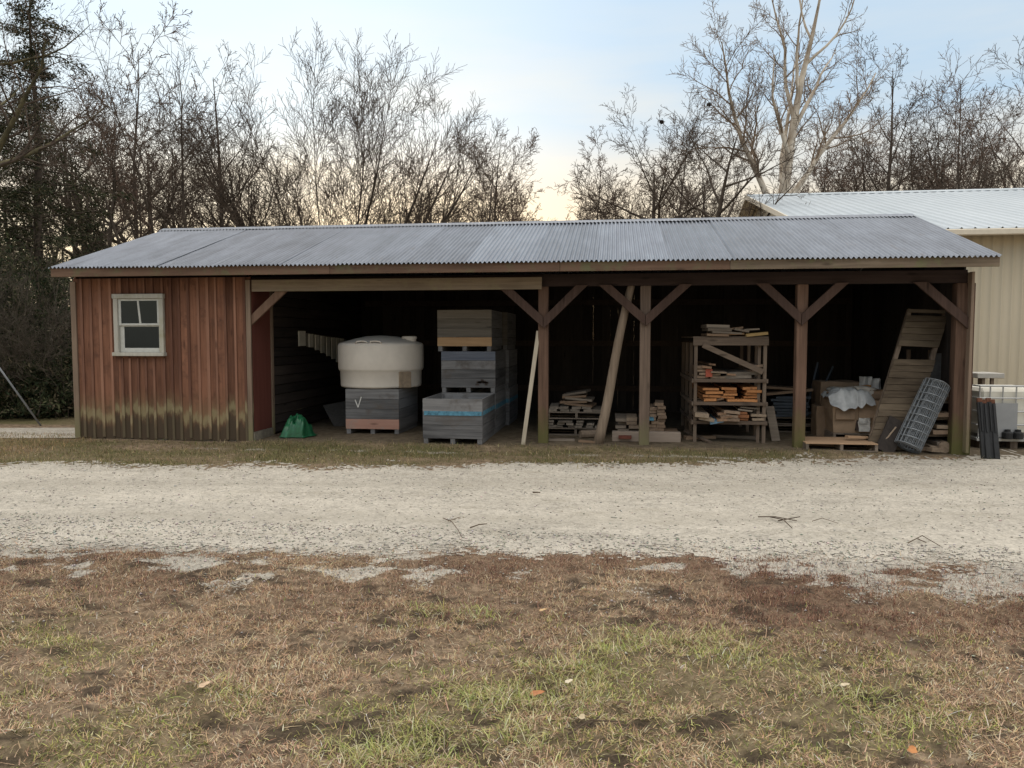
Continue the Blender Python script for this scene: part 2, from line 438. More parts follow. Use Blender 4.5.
for nm, arr in (('gravel', np.maximum(gravel_mask(GX, GY), drip_line(GX, GY))), ('green', green_mask(GX, GY)), ('red', red_mask(GX, GY)), ('bare', bare_mask(GX, GY)), ('dirt', dirt_mask(GX, GY)), ('moss', moss_mask(GX, GY))):
    a = ground.data.attributes.new(nm, 'FLOAT', 'POINT'); a.data.foreach_set('value', arr.astype(np.float32).ravel())
# the gravel road: the cells of a grid that lie inside its ragged edges
rx = axis_pts([(-60, -14, 1), (-14, -7, .1), (-7, 6, .035), (6, 14, .1), (14, 60, 1)])
ry = axis_pts([(-2, 4.6, .3), (4.6, 6.4, .03), (6.4, 9.0, .13), (9.0, 11.8, .05), (11.8, 20, .6)])
RX, RY = np.meshgrid(rx, ry)
cx = (RX[:-1, :-1] + RX[1:, 1:]) / 2; cyy = (RY[:-1, :-1] + RY[1:, 1:]) / 2
keep = road_mask(cx, cyy)
F = grid_faces(len(rx), len(ry), keep)
used, inv = np.unique(F, return_inverse=True)
V = np.stack([RX.ravel(), RY.ravel(), hgt(RX, RY).ravel() + .004], 1)[used]
road = np_mesh('gravel_road', V, inv.reshape(F.shape), m_road, smooth=True)
tag(road, 'pale limestone gravel road running past the shed', 'road', kind='structure')
# the same gravel path seen beyond the left corner
pa, pb, pc, pd = onZ(-400, 441), onZ(150, 438), onZ(170, 428), onZ(-400, 430)
mb = MB(); mb.poly([(pa.x, pa.y, .012), (pb.x, pb.y, .012), (pc.x, pc.y, .012), (pd.x, pd.y, .012)])
tag(mb.build('gravel_path', m_road), 'strip of gravel path behind the left end of the shed', 'path', kind='structure')

# ------------------------------------------------------------------ grass
def blades(name, P, Lh, az, phi0, phi1, width, col, mat, label, segs=3, dz=0.0):
    n = len(P); t = np.linspace(0, 1, segs + 1)
    z0 = hgt(P[:, 0], P[:, 1]) + dz
    pos = np.zeros((n, segs + 1, 3)); pos[:, 0] = np.stack([P[:, 0], P[:, 1], z0], 1)
    for k in range(1, segs + 1):
        ph = phi0 + phi1 * (k - .5) / segs
        st = (Lh / segs)[:, None] * np.stack([np.cos(az) * np.sin(ph), np.sin(az) * np.sin(ph), np.cos(ph)], 1)
        pos[:, k] = pos[:, k - 1] + st
        pos[:, k, 2] = np.maximum(pos[:, k, 2], z0 + .002)
    sd = np.stack([-np.sin(az), np.cos(az), 0 * az], 1)[:, None, :]
    wd = (width[:, None] * (1 - .75 * t ** 1.5)[None, :] / 2)[:, :, None]
    V = np.stack([pos - sd * wd, pos + sd * wd], 2).reshape(-1, 3)
    base = (np.arange(n) * (segs + 1) * 2)[:, None]
    q = np.concatenate([base + np.array([[2 * k, 2 * k + 1, 2 * k + 3, 2 * k + 2]]) for k in range(segs)], 0)
    C = np.repeat(col, (segs + 1) * 2, 0)
    o = np_mesh(name, V, q, mat, col=C)
    return tag(o, label, 'grass', kind='stuff')
def scatter(n, x0, x1, y0, y1):
    return np.stack([RNG.uniform(x0, x1, n), RNG.uniform(y0, y1, n)], 1)
def palette(n, cols, wts, jit=.25):
    c = np.array(cols)[RNG.choice(len(cols), n, p=np.array(wts) / sum(wts))]
    return np.clip(c * (1 + jit * RNG.normal(size=(n, 1))) * (1 + .06 * RNG.normal(size=(n, 3))), .005, .7)
m_blade = attr_mat('grass_blades', .85, .25)
# matted straw lying on the soil
P = scatter(840000, -6.4, 5.8, 1.2, 6.3)
P = P[np.abs(P[:, 0] + .13 * P[:, 1]) < .75 * P[:, 1] + 1.6]
keep = (near_edge(P[:, 0]) + .2 + .34 * (fbm(P[:, 0] * 1.6, P[:, 1] * 2.2, 21) - .5) + .5 * (RNG.random(len(P)) - .6) > P[:, 1])
P = P[keep]
keep = RNG.random(len(P)) > gravel_mask(P[:, 0], P[:, 1]) * 1.0
dens = (1 - .35 * green_mask(P[:, 0], P[:, 1])) * (1 - .92 * bare_mask(P[:, 0], P[:, 1])) * (.22 + .78 * np.clip(fbm(P[:, 0] * 3.2, P[:, 1] * 4.2, 91) * 3.2 - 1.1, 0, 1)) * (1 - .6 * red_mask(P[:, 0], P[:, 1]))
keep &= RNG.random(len(P)) < dens
P = P[keep]; n = len(P)
rd = red_mask(P[:, 0], P[:, 1])[:, None]
c = palette(n, [(.56, .40, .26), (.41, .275, .175), (.66, .51, .34), (.20, .135, .09), (.70, .61, .46)], [3, 3, 1.9, 2.0, .6])
cr = palette(n, [(.24, .135, .095), (.15, .085, .063), (.36, .225, .155)], [2, 2, 1])
c = c * (1 - rd * .85) + cr * rd * .85
clump = (fbm(P[:, 0] * 3, P[:, 1] * 3, 95) * 6.28 * 2)
blades('dry_grass', P, RNG.uniform(.012, .05, n) * np.where(RNG.random(n) < .05, 2.0, 1), clump + RNG.normal(size=n) * 1.9, RNG.uniform(.55, 1.5, n), RNG.uniform(-.4, 1.2, n), RNG.uniform(.002, .0052, n), c, m_blade, 'matted straw-brown winter grass in the foreground')
# green blades in patches
P = scatter(400000, -6.4, 5.8, 1.2, 5.2)
P = P[np.abs(P[:, 0] + .13 * P[:, 1]) < .75 * P[:, 1] + 1.6]
g = green_mask(P[:, 0], P[:, 1])
P = P[RNG.random(len(P)) < g * .55 * (1 - .85 * bare_mask(P[:, 0], P[:, 1])) * (.22 + np.clip(fbm(P[:, 0] * 6, P[:, 1] * 6, 97) * 3 - 1, 0, 1)) + .012]; n = len(P)
c = palette(n, [(.31, .325, .095), (.43, .40, .15), (.19, .23, .068), (.50, .44, .22), (.55, .46, .28)], [3, 2.8, 2.2, 1.6, 1.0])
blades('green_grass', P, RNG.uniform(.012, .04, n), RNG.uniform(0, 6.28, n), RNG.uniform(.2, 1.2, n), RNG.uniform(.2, 1.3, n), RNG.uniform(.0025, .0055, n), c, m_blade, 'green grass growing through the straw in patches')
# reddish weeds along the road edge
P = scatter(150000, -5.4, 4.8, 4.0, 6.2)
g = red_mask(P[:, 0], P[:, 1]) * (near_edge(P[:, 0]) + .3 * (RNG.random(len(P)) - .4) > P[:, 1]) * (1 - .93 * gravel_mask(P[:, 0], P[:, 1])) * np.clip(fbm(P[:, 0] * 5, P[:, 1] * 7, 99) * 5 - 1.9, .03, 1)
P = P[RNG.random(len(P)) < g]; n = len(P)
c = palette(n, [(.18, .09, .067), (.11, .058, .044), (.29, .165, .115), (.40, .27, .185)], [3, 2.5, 2, .8])
blades('red_weeds', P, RNG.uniform(.012, .045, n), RNG.uniform(0, 6.28, n), RNG.uniform(.1, 1.1, n), RNG.uniform(-.5, 1.2, n), RNG.uniform(.002, .005, n), c, m_blade, 'low red-brown weeds along the near edge of the road')
# longer tufts
PT = []
for (px, py, k, r) in ((545, 690, 420, .16), (590, 672, 360, .15), (500, 700, 300, .13), (640, 640, 260, .15), (610, 650, 160, .1), (400, 752, 420, .15), (430, 735, 200, .1), (355, 765, 200, .12), (470, 690, 140, .1), (700, 640, 160, .12), (520, 745, 120, .1), (860, 700, 160, .12), (735, 660, 140, .12), (230, 690, 90, .1), (905, 725, 120, .12), (430, 612, 110, .09), (480, 615, 90, .08)):
    p = onZ(px, py); PT.append(np.stack([p.x + r * RNG.normal(size=k), p.y + r * .6 * RNG.normal(size=k)], 1))
P = np.concatenate(PT); n = len(P)
c = palette(n, [(.39, .40, .15), (.28, .31, .10), (.50, .46, .25), (.60, .53, .36)], [3, 2.5, 2.4, 1.4])
blades('tuft_grass', P, RNG.uniform(.03, .095, n), RNG.uniform(0, 6.28, n), RNG.uniform(.2, 1.05, n), RNG.uniform(.4, 1.4, n), RNG.uniform(.0025, .0055, n), c, m_blade, 'longer green tufts in the middle of the foreground', segs=4)
# mossy verge between road and shed, and the strip at the left
P = scatter(120000, -14, 7, 8.6, 12.2)
m = moss_mask(P[:, 0], P[:, 1]) * .55 + .12 * (P[:, 1] > far_edge(P[:, 0])) * (P[:, 1] < 11.5)
m = np.where((P[:, 0] < -8.6) & (P[:, 1] > far_edge(P[:, 0])), .8, m) * (1 - .9 * drip_line(P[:, 0], P[:, 1]))
m = np.maximum(m, .10 * (P[:, 1] > far_edge(P[:, 0]) - .55 * RNG.random(len(P))) * (P[:, 1] < 11.5))
m = m * ~((P[:, 1] > 11.72) & (P[:, 0] > -8.6))
P = P[RNG.random(len(P)) < m]; n = len(P)
c = palette(n, [(.16, .155, .06), (.12, .125, .045), (.31, .245, .135), (.22, .16, .095), (.38, .31, .19)], [3, 2.5, 2, 2, 1])
lf = (P[:, 0] < -8.3)[:, None]
c = np.where(lf, palette(n, [(.33, .24, .13), (.25, .18, .10), (.15, .14, .06)], [3, 2, 2]), c)
blades('verge_grass', P, RNG.uniform(.02, .075, n), RNG.uniform(0, 6.28, n), RNG.uniform(.2, 1.3, n), RNG.uniform(.1, .6, n), RNG.uniform(.004, .009, n), c, m_blade, 'short mossy grass along the foot of the shed', segs=2)
# loose stones
P = np.concatenate([scatter(26000, -6, 5.2, 4.0, 6.6), scatter(9000, -9, 6, 6.4, 11)])
keep = road_mask(P[:, 0], P[:, 1]) | (RNG.random(len(P)) < gravel_mask(P[:, 0], P[:, 1]) * .8 + .035)
P = P[keep]; n = len(P)
octv = np.array([(1, 0, 0), (0, 1, 0), (-1, 0, 0), (0, -1, 0), (0, 0, .7), (0, 0, -.7)], float)
octf = np.array([(0, 1, 4), (1, 2, 4), (2, 3, 4), (3, 0, 4), (1, 0, 5), (2, 1, 5), (3, 2, 5), (0, 3, 5)])
s = (.004 + .010 * RNG.random(n) ** 3)[:, None, None]
V = octv[None] * s * (1 + .35 * RNG.normal(size=(n, 6, 3)).clip(-1.5, 1.5))
V[:, :, 2] = np.abs(V[:, :, 2]) * .9 - .002
V += np.stack([P[:, 0], P[:, 1], hgt(P[:, 0], P[:, 1]) + .008], 1)[:, None]
c = np.repeat(palette(n, [(.42, .40, .36), (.34, .32, .28), (.50, .48, .44), (.25, .235, .21)], [3, 3, 2, 1.2], .12), 6, 0)
st = np_mesh('gravel_stones', V.reshape(-1, 3), (np.arange(n)[:, None, None] * 6 + octf[None]).reshape(-1, 3), attr_mat('stones', .95, 0), col=c)
tag(st, 'loose limestone chips on the road and its edges', 'stones', kind='stuff')

# fallen leaves and twigs that can be told apart
def leaf(px, py, size, col, rot, label, nm='fallen_leaf'):
    p = onZ(px, py); z = float(hgt(np.array(p.x), np.array(p.y))) + .035
    mb = MB(); pts = []
    k = 10
    for i in range(k + 1):
        t = i / k; wd = math.sin(math.pi * t ** .8) * .36 + .01
        for sgn in (-1, 0, 1):
            x = (t - .5); y = sgn * wd * (1 + .25 * math.sin(9 * t))
            zz = .10 * abs(sgn) * math.sin(2.5 * t) + .12 * t * t
            xr = x * math.cos(rot) - y * math.sin(rot); yr = x * math.sin(rot) + y * math.cos(rot)
            mb.v.append((p.x + xr * size, p.y + yr * size, z + zz * size))
    for i in range(k):
        for s_ in (0, 1):
            a = i * 3 + s_; mb.f.append((a, a + 1, a + 4, a + 3))
    o = mb.build(nm, plain('leaf_%d' % px, col, .7, 0, .3, 40), None, smooth=True)
    return tag(o, label, 'leaf', 'fallen leaves on the grass')
leaf(537, 693, .075, (.36, .15, .06), .2, 'orange-brown curled leaf beside the big green tuft in the foreground')
leaf(569, 684, .045, (.52, .46, .34), .6, 'pale cream leaf just right of the orange-brown leaf by the green tuft')
leaf(582, 724, .04, (.45, .37, .24), 1.4, 'straw-yellow leaf below the pale leaf near the green tuft')
leaf(912, 764, .05, (.42, .18, .06), 1.2, 'bright orange leaf at the bottom edge of the lawn on the right')
leaf(845, 694, .045, (.48, .40, .28), .1, 'pale tan leaf lying in green grass at the right')
leaf(543, 617, .05, (.45, .30, .15), .3, 'small tan leaf lying between the tuft and the red-brown grass')
leaf(205, 692, .06, (.50, .36, .24), .9, 'buff leaf lying on the brown grass in the left foreground')
leaf(240, 584, .05, (.50, .44, .34), .8, 'bleached leaf beside the washed-out gravel on the left')
m_twig = wood('twig_bark', (.05, .035, .025), (.16, .12, .085), 'X', grain=40, knots=False)
def twig(pxs, r, label):
    r *= .72
    mb = MB()
    for pl in pxs:
        pts = [onZ(*q) for q in pl]
        pts = [(p.x, p.y, float(hgt(np.array(p.x), np.array(p.y))) + .016 + r + .02 * (i % 2)) for i, p in enumerate(pts)]
        mb.tube(pts, [r * (1 - .5 * i / len(pts)) for i in range(len(pts))], 5)
    return tag(mb.build('fallen_twig', m_twig), label, 'twig', 'twigs fallen on the gravel road')
twig([[(443, 520), (452, 526), (458, 532), (462, 542)], [(448, 523), (460, 521)]], .006, 'thin forked twig on the gravel below the grey bins')
twig([[(470, 530), (479, 529), (487, 526)]], .009, 'short straight dark stick right of the forked twig')
twig([[(758, 519), (775, 521), (797, 523)], [(770, 519), (783, 524), (792, 531)], [(778, 523), (800, 521)]], .008, 'dark broken branch with side shoots lying in the middle of the road')
twig([[(812, 523), (822, 522), (838, 525)]], .005, 'thin twig just right of the dark broken branch')
twig([[(533, 495), (540, 497)]], .012, 'stubby chip of bark alone on the road')
twig([[(908, 545), (922, 540), (940, 548)], [(918, 541), (926, 547)]], .007, 'bent twig near the right end of the road edge')
twig([[(568, 740), (590, 730), (625, 728)], [(590, 730), (600, 724)]], .006, 'dark bare twig lying in the foreground grass')
# ------------------------------------------------------------------ the shed
YF, YB, XR = 11.75, 17.2, 4.99
XL = xat(77, YF); XP = xat(253, YF)
Y0, Z0 = 11.3, 2.82
EX0, EX1 = xat(51, Y0, 270), xat(1000, Y0, 257)
YR, ZR = 14.45, 3.83
SL = (ZR - Z0) / (YR - Y0)
def roof_z(y): return Z0 + SL * (y - Y0) if y <= YR else ZR - SL * (y - YR)
YE = 2 * YR - Y0

m_wallred = wood('red_stained_board', (.080, .037, .024), (.275, .132, .083), 'Z', .65, algae=(.35, .85, (.125, .10, .05)), stain=(.11, .055, .038), rot=(.46, (.29, .265, .15), (.060, .048, .034)))
m_batten = wood('red_stained_batten', (.12, .058, .040), (.32, .17, .115), 'Z', .9, algae=(.3, .85, (.22, .185, .10)), rot=(.44, (.31, .285, .17), (.10, .085, .055)))
m_post = wood('old_post_wood', (.040, .024, .018), (.185, .115, .082), 'Z', .4, algae=(.16, .62, (.10, .105, .035)))
m_postgrey = wood('grey_post_wood', (.065, .047, .037), (.20, .148, .115), 'Z', .4, algae=(.10, .5, (.15, .145, .075)))
m_brace = wood('brace_wood', (.032, .021, .017), (.098, .063, .051), 'Z', .4)
m_fascia = wood('fascia_wood', (.05, .03, .022), (.17, .108, .076), 'X', .9, stain=(.13, .125, .07))
m_fasciagrey = wood('grey_fascia_wood', (.085, .064, .046), (.26, .205, .15), 'X', .5, stain=(.16, .165, .085))
m_header = wood('pale_header_wood', (.115, .088, .062), (.30, .24, .175), 'X', .4, stain=(.22, .19, .12))
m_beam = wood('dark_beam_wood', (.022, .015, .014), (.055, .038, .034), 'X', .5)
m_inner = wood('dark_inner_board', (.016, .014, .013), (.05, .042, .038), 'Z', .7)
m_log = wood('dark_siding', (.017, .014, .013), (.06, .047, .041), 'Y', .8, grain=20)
m_redpanel = wood('oxide_red_panel', (.105, .035, .027), (.165, .058, .044), 'Z', .3, knots=False)
m_trim = wood('bleached_trim', (.13, .092, .068), (.29, .22, .165), 'Z', .4, algae=(.1, .6, (.17, .165, .085)))
m_rafter = wood('dark_rafter', (.03, .022, .018), (.08, .06, .05), 'Y', .4)
m_white = wood('old_white_paint', (.33, .32, .28), (.52, .51, .46), 'Z', .2, stain=(.34, .33, .24), knots=False)
m_sash = plain('white_sash', (.50, .51, .48), .5, 0, .12, 12)
m_conc = plain('old_concrete', (.20, .18, .145), .95, 0, .35, 9, .01)

m_roof, nt, b = new_mat('galvanised_roof')
v = coords(nt); vv = coords(nt, False); ge = N(nt, 'ShaderNodeNewGeometry')
n1 = noise_(nt, scaled(nt, vv, (9, .8, .8)), 1.0, 5, .65); n2 = noise_(nt, scaled(nt, v, (2.5, 1.2, 1.2)), 1.0, 5, .7)
f = math_(nt, 'ADD', math_(nt, 'MULTIPLY', n1, .45), math_(nt, 'MULTIPLY', n2, .5))
f = math_(nt, 'ADD', f, math_(nt, 'MULTIPLY', math_(nt, 'SUBTRACT', ge.outputs['Random Per Island'], .5), .2))
c = ramp(nt, f, [(.27, (.085, .098, .122)), (.5, (.15, .172, .212)), (.75, (.235, .268, .318))])
rn = noise_(nt, scaled(nt, v, (3.0, 1.1, 1.1)), 1.3, 6, .75)                     # patches of old rust and lichen
c = mixc(nt, math_(nt, 'MULTIPLY', ramp(nt, rn, [(.60, (0, 0, 0)), (.74, (1, 1, 1))]), .55), c, (.115, .09, .075))
sn_ = noise_(nt, vv, 7.0, 3, .6)
c = mixc(nt, ramp(nt, sn_, [(.735, (0, 0, 0)), (.77, (.8, .8, .8))]), c, (.05, .05, .048))
L(nt, c, b.inputs['Base Color']); b.inputs['Metallic'].default_value = .6; b.inputs['Roughness'].default_value = .40
def glass_mat(name, tint):
    m, nt, b = new_mat(name)
    out = nt.nodes['Material Output']
    tr = N(nt, 'ShaderNodeBsdfTransparent'); tr.inputs[0].default_value = (*tint, 1)
    gl = N(nt, 'ShaderNodeBsdfGlossy'); gl.inputs['Roughness'].default_value = .06; gl.inputs[0].default_value = (.62, .78, .95, 1)
    fr = N(nt, 'ShaderNodeFresnel'); fr.inputs[0].default_value = 1.5
    mx = N(nt, 'ShaderNodeMixShader'); L(nt, fr.outputs[0], mx.inputs[0]); L(nt, tr.outputs[0], mx.inputs[1]); L(nt, gl.outputs[0], mx.inputs[2])
    L(nt, mx.outputs[0], out.inputs[0]); return m
m_glass = glass_mat('old_window_glass', (.30, .36, .42))

shed = thing('shed', 'long open-fronted shed with red-brown boarded room and corrugated roof', 'shed', (0, YF, 0))
# front wall of the closed room: boards and battens
WX0, WX1, WZ0, WZ1 = xat(115.5, YF, 325), xat(165, YF, 325), onY(140, 356, YF).z, onY(140, 294, YF).z
mb = MB(); mt = MB(); x = XL; topz = 2.66
while x < XP - .02:
    wd = min(random.uniform(.135, .185), XP - x)
    if XP - x - wd < .07: wd = XP - x
    cuts = [x] + [q for q in (WX0 + .03, WX1 - .03) if x + .004 < q < x + wd - .004] + [x + wd]
    for a, b_ in zip(cuts[:-1], cuts[1:]):
        mid = (a + b_) / 2
        zb = random.uniform(.0, .03)
        if WX0 + .03 < mid < WX1 - .03:
            mb.box(a, b_ - .003, YF, YF + .025, zb, WZ0 + .03); mb.box(a, b_ - .003, YF, YF + .025, WZ1 - .03, topz)
        else: mb.box(a, b_ - .003, YF, YF + .025, zb, topz)
    bx = x + wd - .0015; bw = random.uniform(.034, .05)
    if bx < XP - .05:
        lean = random.uniform(-.004, .004)
        if WX0 - .02 < bx < WX1 + .02:
            mt.box(bx - bw / 2, bx + bw / 2, YF - .02, YF - .001, random.uniform(.02, .05), WZ0 - .04)
            mt.box(bx - bw / 2, bx + bw / 2, YF - .02, YF - .001, WZ1 + .01, topz)
        else: mt.box(bx - bw / 2 + lean, bx + bw / 2 + lean, YF - .02, YF - .001, random.uniform(.0, .06), topz, .002)
    x += wd
fw = mb.build('front_wall', m_wallred, shed)
mt.build('battens', m_batten, fw)
MB().box(XL - .035, XL + .055, YF - .03, YF - .002, .02, topz - .05).build('corner_trim', m_trim, shed)
MB().box(XP - .075, XP + .0, YF - .032, YF - .003, .0, topz - .05).build('corner_trim', m_trim, shed)
MB().box(XL - .01, XP, YF + .03, YF + .14, -.05, .10).build('sill_beam', m_conc, shed)
# window
win = MB(); fr_ = .075; yf0, yf1 = YF - .055, YF + .02
win.box(WX0, WX0 + fr_, yf0, yf1, WZ0 + .06, WZ1 - fr_); win.box(WX1 - fr_, WX1, yf0, yf1, WZ0 + .06, WZ1 - fr_)
win.box(WX0 - .012, WX1 + .012, yf0 - .012, yf1, WZ1 - fr_, WZ1)
wo = win.build('window', m_white, shed, bevel=.005)
MB().box(WX0 - .02, WX1 + .02, yf0 - .035, yf1, WZ0, WZ0 + .06).build('sill', m_white, wo, bevel=.006)
ix0, ix1, iz0, iz1 = WX0 + fr_ + .002, WX1 - fr_ - .002, WZ0 + .062, WZ1 - fr_ - .002
zm = iz0 + (iz1 - iz0) * .50
s = MB(); ya, yb = YF - .03, YF - .005
s.box(ix0, ix0 + .045, ya, yb, zm, iz1); s.box(ix1 - .04, ix1, ya, yb, zm, iz1); s.box(ix0 + .046, ix1 - .041, ya, yb, iz1 - .035, iz1); s.box(ix0 + .046, ix1 - .041, ya, yb, zm, zm + .035)
xm = (ix0 + ix1) / 2
s.beam((xm - .015, (ya + yb) / 2, iz1 - .036), (xm + .02, (ya + yb) / 2, zm + .036), .034, .018)
s.build('upper_sash', m_sash, wo, bevel=.003)
s = MB(); yc, yd = YF + .0, YF + .025
s.box(ix0, ix0 + .075, yc, yd, iz0, zm + .02); s.box(ix1 - .035, ix1, yc, yd, iz0, zm + .02); s.box(ix0 + .076, ix1 - .036, yc, yd, iz0, iz0 + .07); s.box(ix0 + .076, ix1 - .036, yc, yd, zm - .018, zm + .02)
s.build('lower_sash', m_sash, wo, bevel=.003)
MB().box(ix0 + .04, xm + .0, YF - .019, YF - .015, zm + .03, iz1 - .03).build('pane', m_glass, wo)
MB().box(xm + .004, ix1 - .035, YF - .0192, YF - .0152, zm + .03, iz1 - .03).build('pane', m_glass, wo)
MB().box(ix0 + .07, ix1 - .03, YF + .010, YF + .014, iz0 + .06, zm - .01).build('pane', m_glass, wo)
# end walls, partition, back wall
def end_wall(x0, x1, name, mat, ys, ye):
    mb = MB(); y = ys
    while y < ye - .001:
        wd = min(random.uniform(.16, .24), ye - y); y1 = y + wd - .003
        z0, z1 = .02, min(roof_z(y), roof_z(y1)) - .06
        mb.quad8([(x0, y, z0), (x1, y, z0), (x1, y1, z0), (x0, y1, z0), (x0, y, roof_z(y) - .07), (x1, y, roof_z(y) - .07), (x1, y1, roof_z(y1) - .07), (x0, y1, roof_z(y1) - .07)])
        y += wd
    return mb.build(name, mat, shed)
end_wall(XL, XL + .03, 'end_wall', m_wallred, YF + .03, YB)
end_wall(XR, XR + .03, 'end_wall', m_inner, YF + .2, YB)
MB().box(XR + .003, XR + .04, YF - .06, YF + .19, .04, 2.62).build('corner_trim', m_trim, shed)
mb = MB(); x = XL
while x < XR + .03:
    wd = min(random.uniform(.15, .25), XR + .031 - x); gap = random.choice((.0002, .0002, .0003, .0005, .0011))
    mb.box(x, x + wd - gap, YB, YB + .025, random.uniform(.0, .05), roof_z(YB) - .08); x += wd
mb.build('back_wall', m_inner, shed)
mb = MB()
for z in (.5, 1.5, 2.4): mb.box(XP + .1, XR - .03, YB - .06, YB - .004, z, z + .12)
mb.build('back_rail', m_rafter, shed)
# return wall of the room: oxide red panel, then dark lapped siding
YP1 = YF + .04
for yy in np.arange(YF + .1, 14, .005):
    if cam is not None:
        d_ = Vector((XP, yy, 1.0)) - _C
        if 512 + FPX * d_.dot(_r) / d_.dot(_f) > 271: break
YP2 = float(yy)
MB().box(XP - .03, XP, YP1, YP2, .16, 2.6).build('red_panel', m_redpanel, shed)
MB().box(XP - .08, XP + .02, YP1 - .04, YP2 + .05, -.02, .155).build('concrete_curb', m_conc, shed)
MB().box(XP - .03, XP + .025, YP2 + .003, YP2 + .07, .05, 2.5).build('panel_trim', m_trim, shed)
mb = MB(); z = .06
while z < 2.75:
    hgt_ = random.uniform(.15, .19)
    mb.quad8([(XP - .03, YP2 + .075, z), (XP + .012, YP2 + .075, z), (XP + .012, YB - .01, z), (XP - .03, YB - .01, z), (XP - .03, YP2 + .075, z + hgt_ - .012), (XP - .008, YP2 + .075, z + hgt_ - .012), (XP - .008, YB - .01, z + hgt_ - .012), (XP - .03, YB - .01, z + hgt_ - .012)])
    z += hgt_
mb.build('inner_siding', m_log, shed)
# beam, header, posts, braces
BZ0, BZ1 = 2.475, 2.66
MB().box(XP - .02, XR - .002, YF + .06, YF + .20, BZ0, BZ1).build('beam', m_beam, shed, bevel=.006)
MB().box(XL + .06, XP - .1, YF + .06, YF + .20, topz + .002, BZ1 + .05).build('beam', m_beam, shed)
hz1, hz0 = onY(400, 278.5, YF).z, onY(400, 290.5, YF).z
MB().box(xat(252.5, YF, 284), xat(542, YF, 284), YF - .04, YF - .003, hz0, hz1).build('header_board', m_header, shed, bevel=.004)
posts = {}
for px, wd, mat in ((543, .155, m_post), (644.5, .155, m_postgrey), (800.5, .155, m_post), (962.5, .25, m_post)):
    xc = xat(px, YF + .06)
    z1 = BZ0 - .003 if px != 256.5 else 2.5
    mb = MB(); segs = 6
    o = MB().box(xc - wd / 2, xc + wd / 2, YF + .055, YF + .055 + min(wd, .17), -.05, z1).build('post', mat, shed, bevel=.008)
    posts[px] = xc
def brace(pa, pb, mat, y=YF + .0):
    a = onY(*pa, y); b_ = onY(*pb, y)          # lower end mitred on the post, upper end cut level under the beam
    dx, dz = b_.x - a.x, b_.z - a.z; ln = math.hypot(dx, dz); nx_, nz_ = -dz / ln * .0625, dx / ln * .0625
    zt_ = BZ0 + .012; q = []
    for s_ in (1, -1):
        ax, az_ = a.x + s_ * nx_, a.z + s_ * nz_
        t0 = (a.x - ax) / dx; t1 = (zt_ - az_) / dz
        q.append(((ax + t0 * dx, az_ + t0 * dz), (ax + t1 * dx, zt_)))
    (p0, p1), (p3, p2) = q
    return MB().quad8([(p[0], yy, p[1]) for yy in (y - .025, y + .025) for p in (p0, p1, p2, p3)]).build('brace', mat, shed, bevel=.004)
yb_ = YF + .024
brace((543, 322), (508.5, 291), m_brace, yb_); brace((543.5, 323), (579, 288), m_brace, yb_ - .002)
brace((645, 320), (606, 286), m_brace, yb_); brace((645.5, 321), (684, 286), m_brace, yb_ - .002)
brace((801, 319), (763, 284), m_brace, yb_); brace((801.5, 320), (842, 283), m_brace, yb_ - .002)
brace((970, 325), (921, 282.5), m_brace, yb_)
brace((251, 321), (284, 289), wood('left_brace_wood', (.09, .053, .038), (.23, .15, .108), 'Z', .4), yb_ + .002)
# eave: fascia boards
cuts = [EX0, xat(330, Y0, 270), xat(560, Y0, 268), xat(730, Y0, 266), EX1]
for i in range(4):
    MB().box(cuts[i] + .002, cuts[i + 1] - .002, Y0 - .015 + .003 * (i % 2), Y0 + .02, Z0 - .165, Z0 - .028).build('fascia_board', (m_fascia, m_fascia, m_fascia, m_fasciagrey)[i], shed, bevel=.004)
MB().box(EX0 + .002, EX1 - .002, YE - .02, YE + .015, Z0 - .165, Z0 - .028).build('fascia_board', m_fascia, shed)
for x0 in (EX0, EX1 - .035):
    for ya_, yb2 in ((Y0 + .022, YR - .002), (YE - .022, YR + .002)):
        za, zb = roof_z(ya_), roof_z(yb2)
        MB().quad8([(x0, ya_, za - .17), (x0 + .035, ya_, za - .17), (x0 + .035, yb2, zb - .17), (x0, yb2, zb - .17), (x0, ya_, za - .03), (x0 + .035, ya_, za - .03), (x0 + .035, yb2, zb - .03), (x0, yb2, zb - .03)]).build('rake_board', m_fasciagrey, shed)
for x in np.arange(EX0 + .35, EX1 - .2, .62):
    for ya_, yb2 in ((Y0 + .03, YR),):
        za, zb = roof_z(ya_), roof_z(yb2)
        MB().quad8([(x, ya_, za - .15), (x + .045, ya_, za - .15), (x + .045, yb2, zb - .15), (x, yb2, zb - .15), (x, ya_, za - .035), (x + .045, ya_, za - .035), (x + .045, yb2, zb - .035), (x, yb2, zb - .035)]).build('rafter', m_rafter, shed)
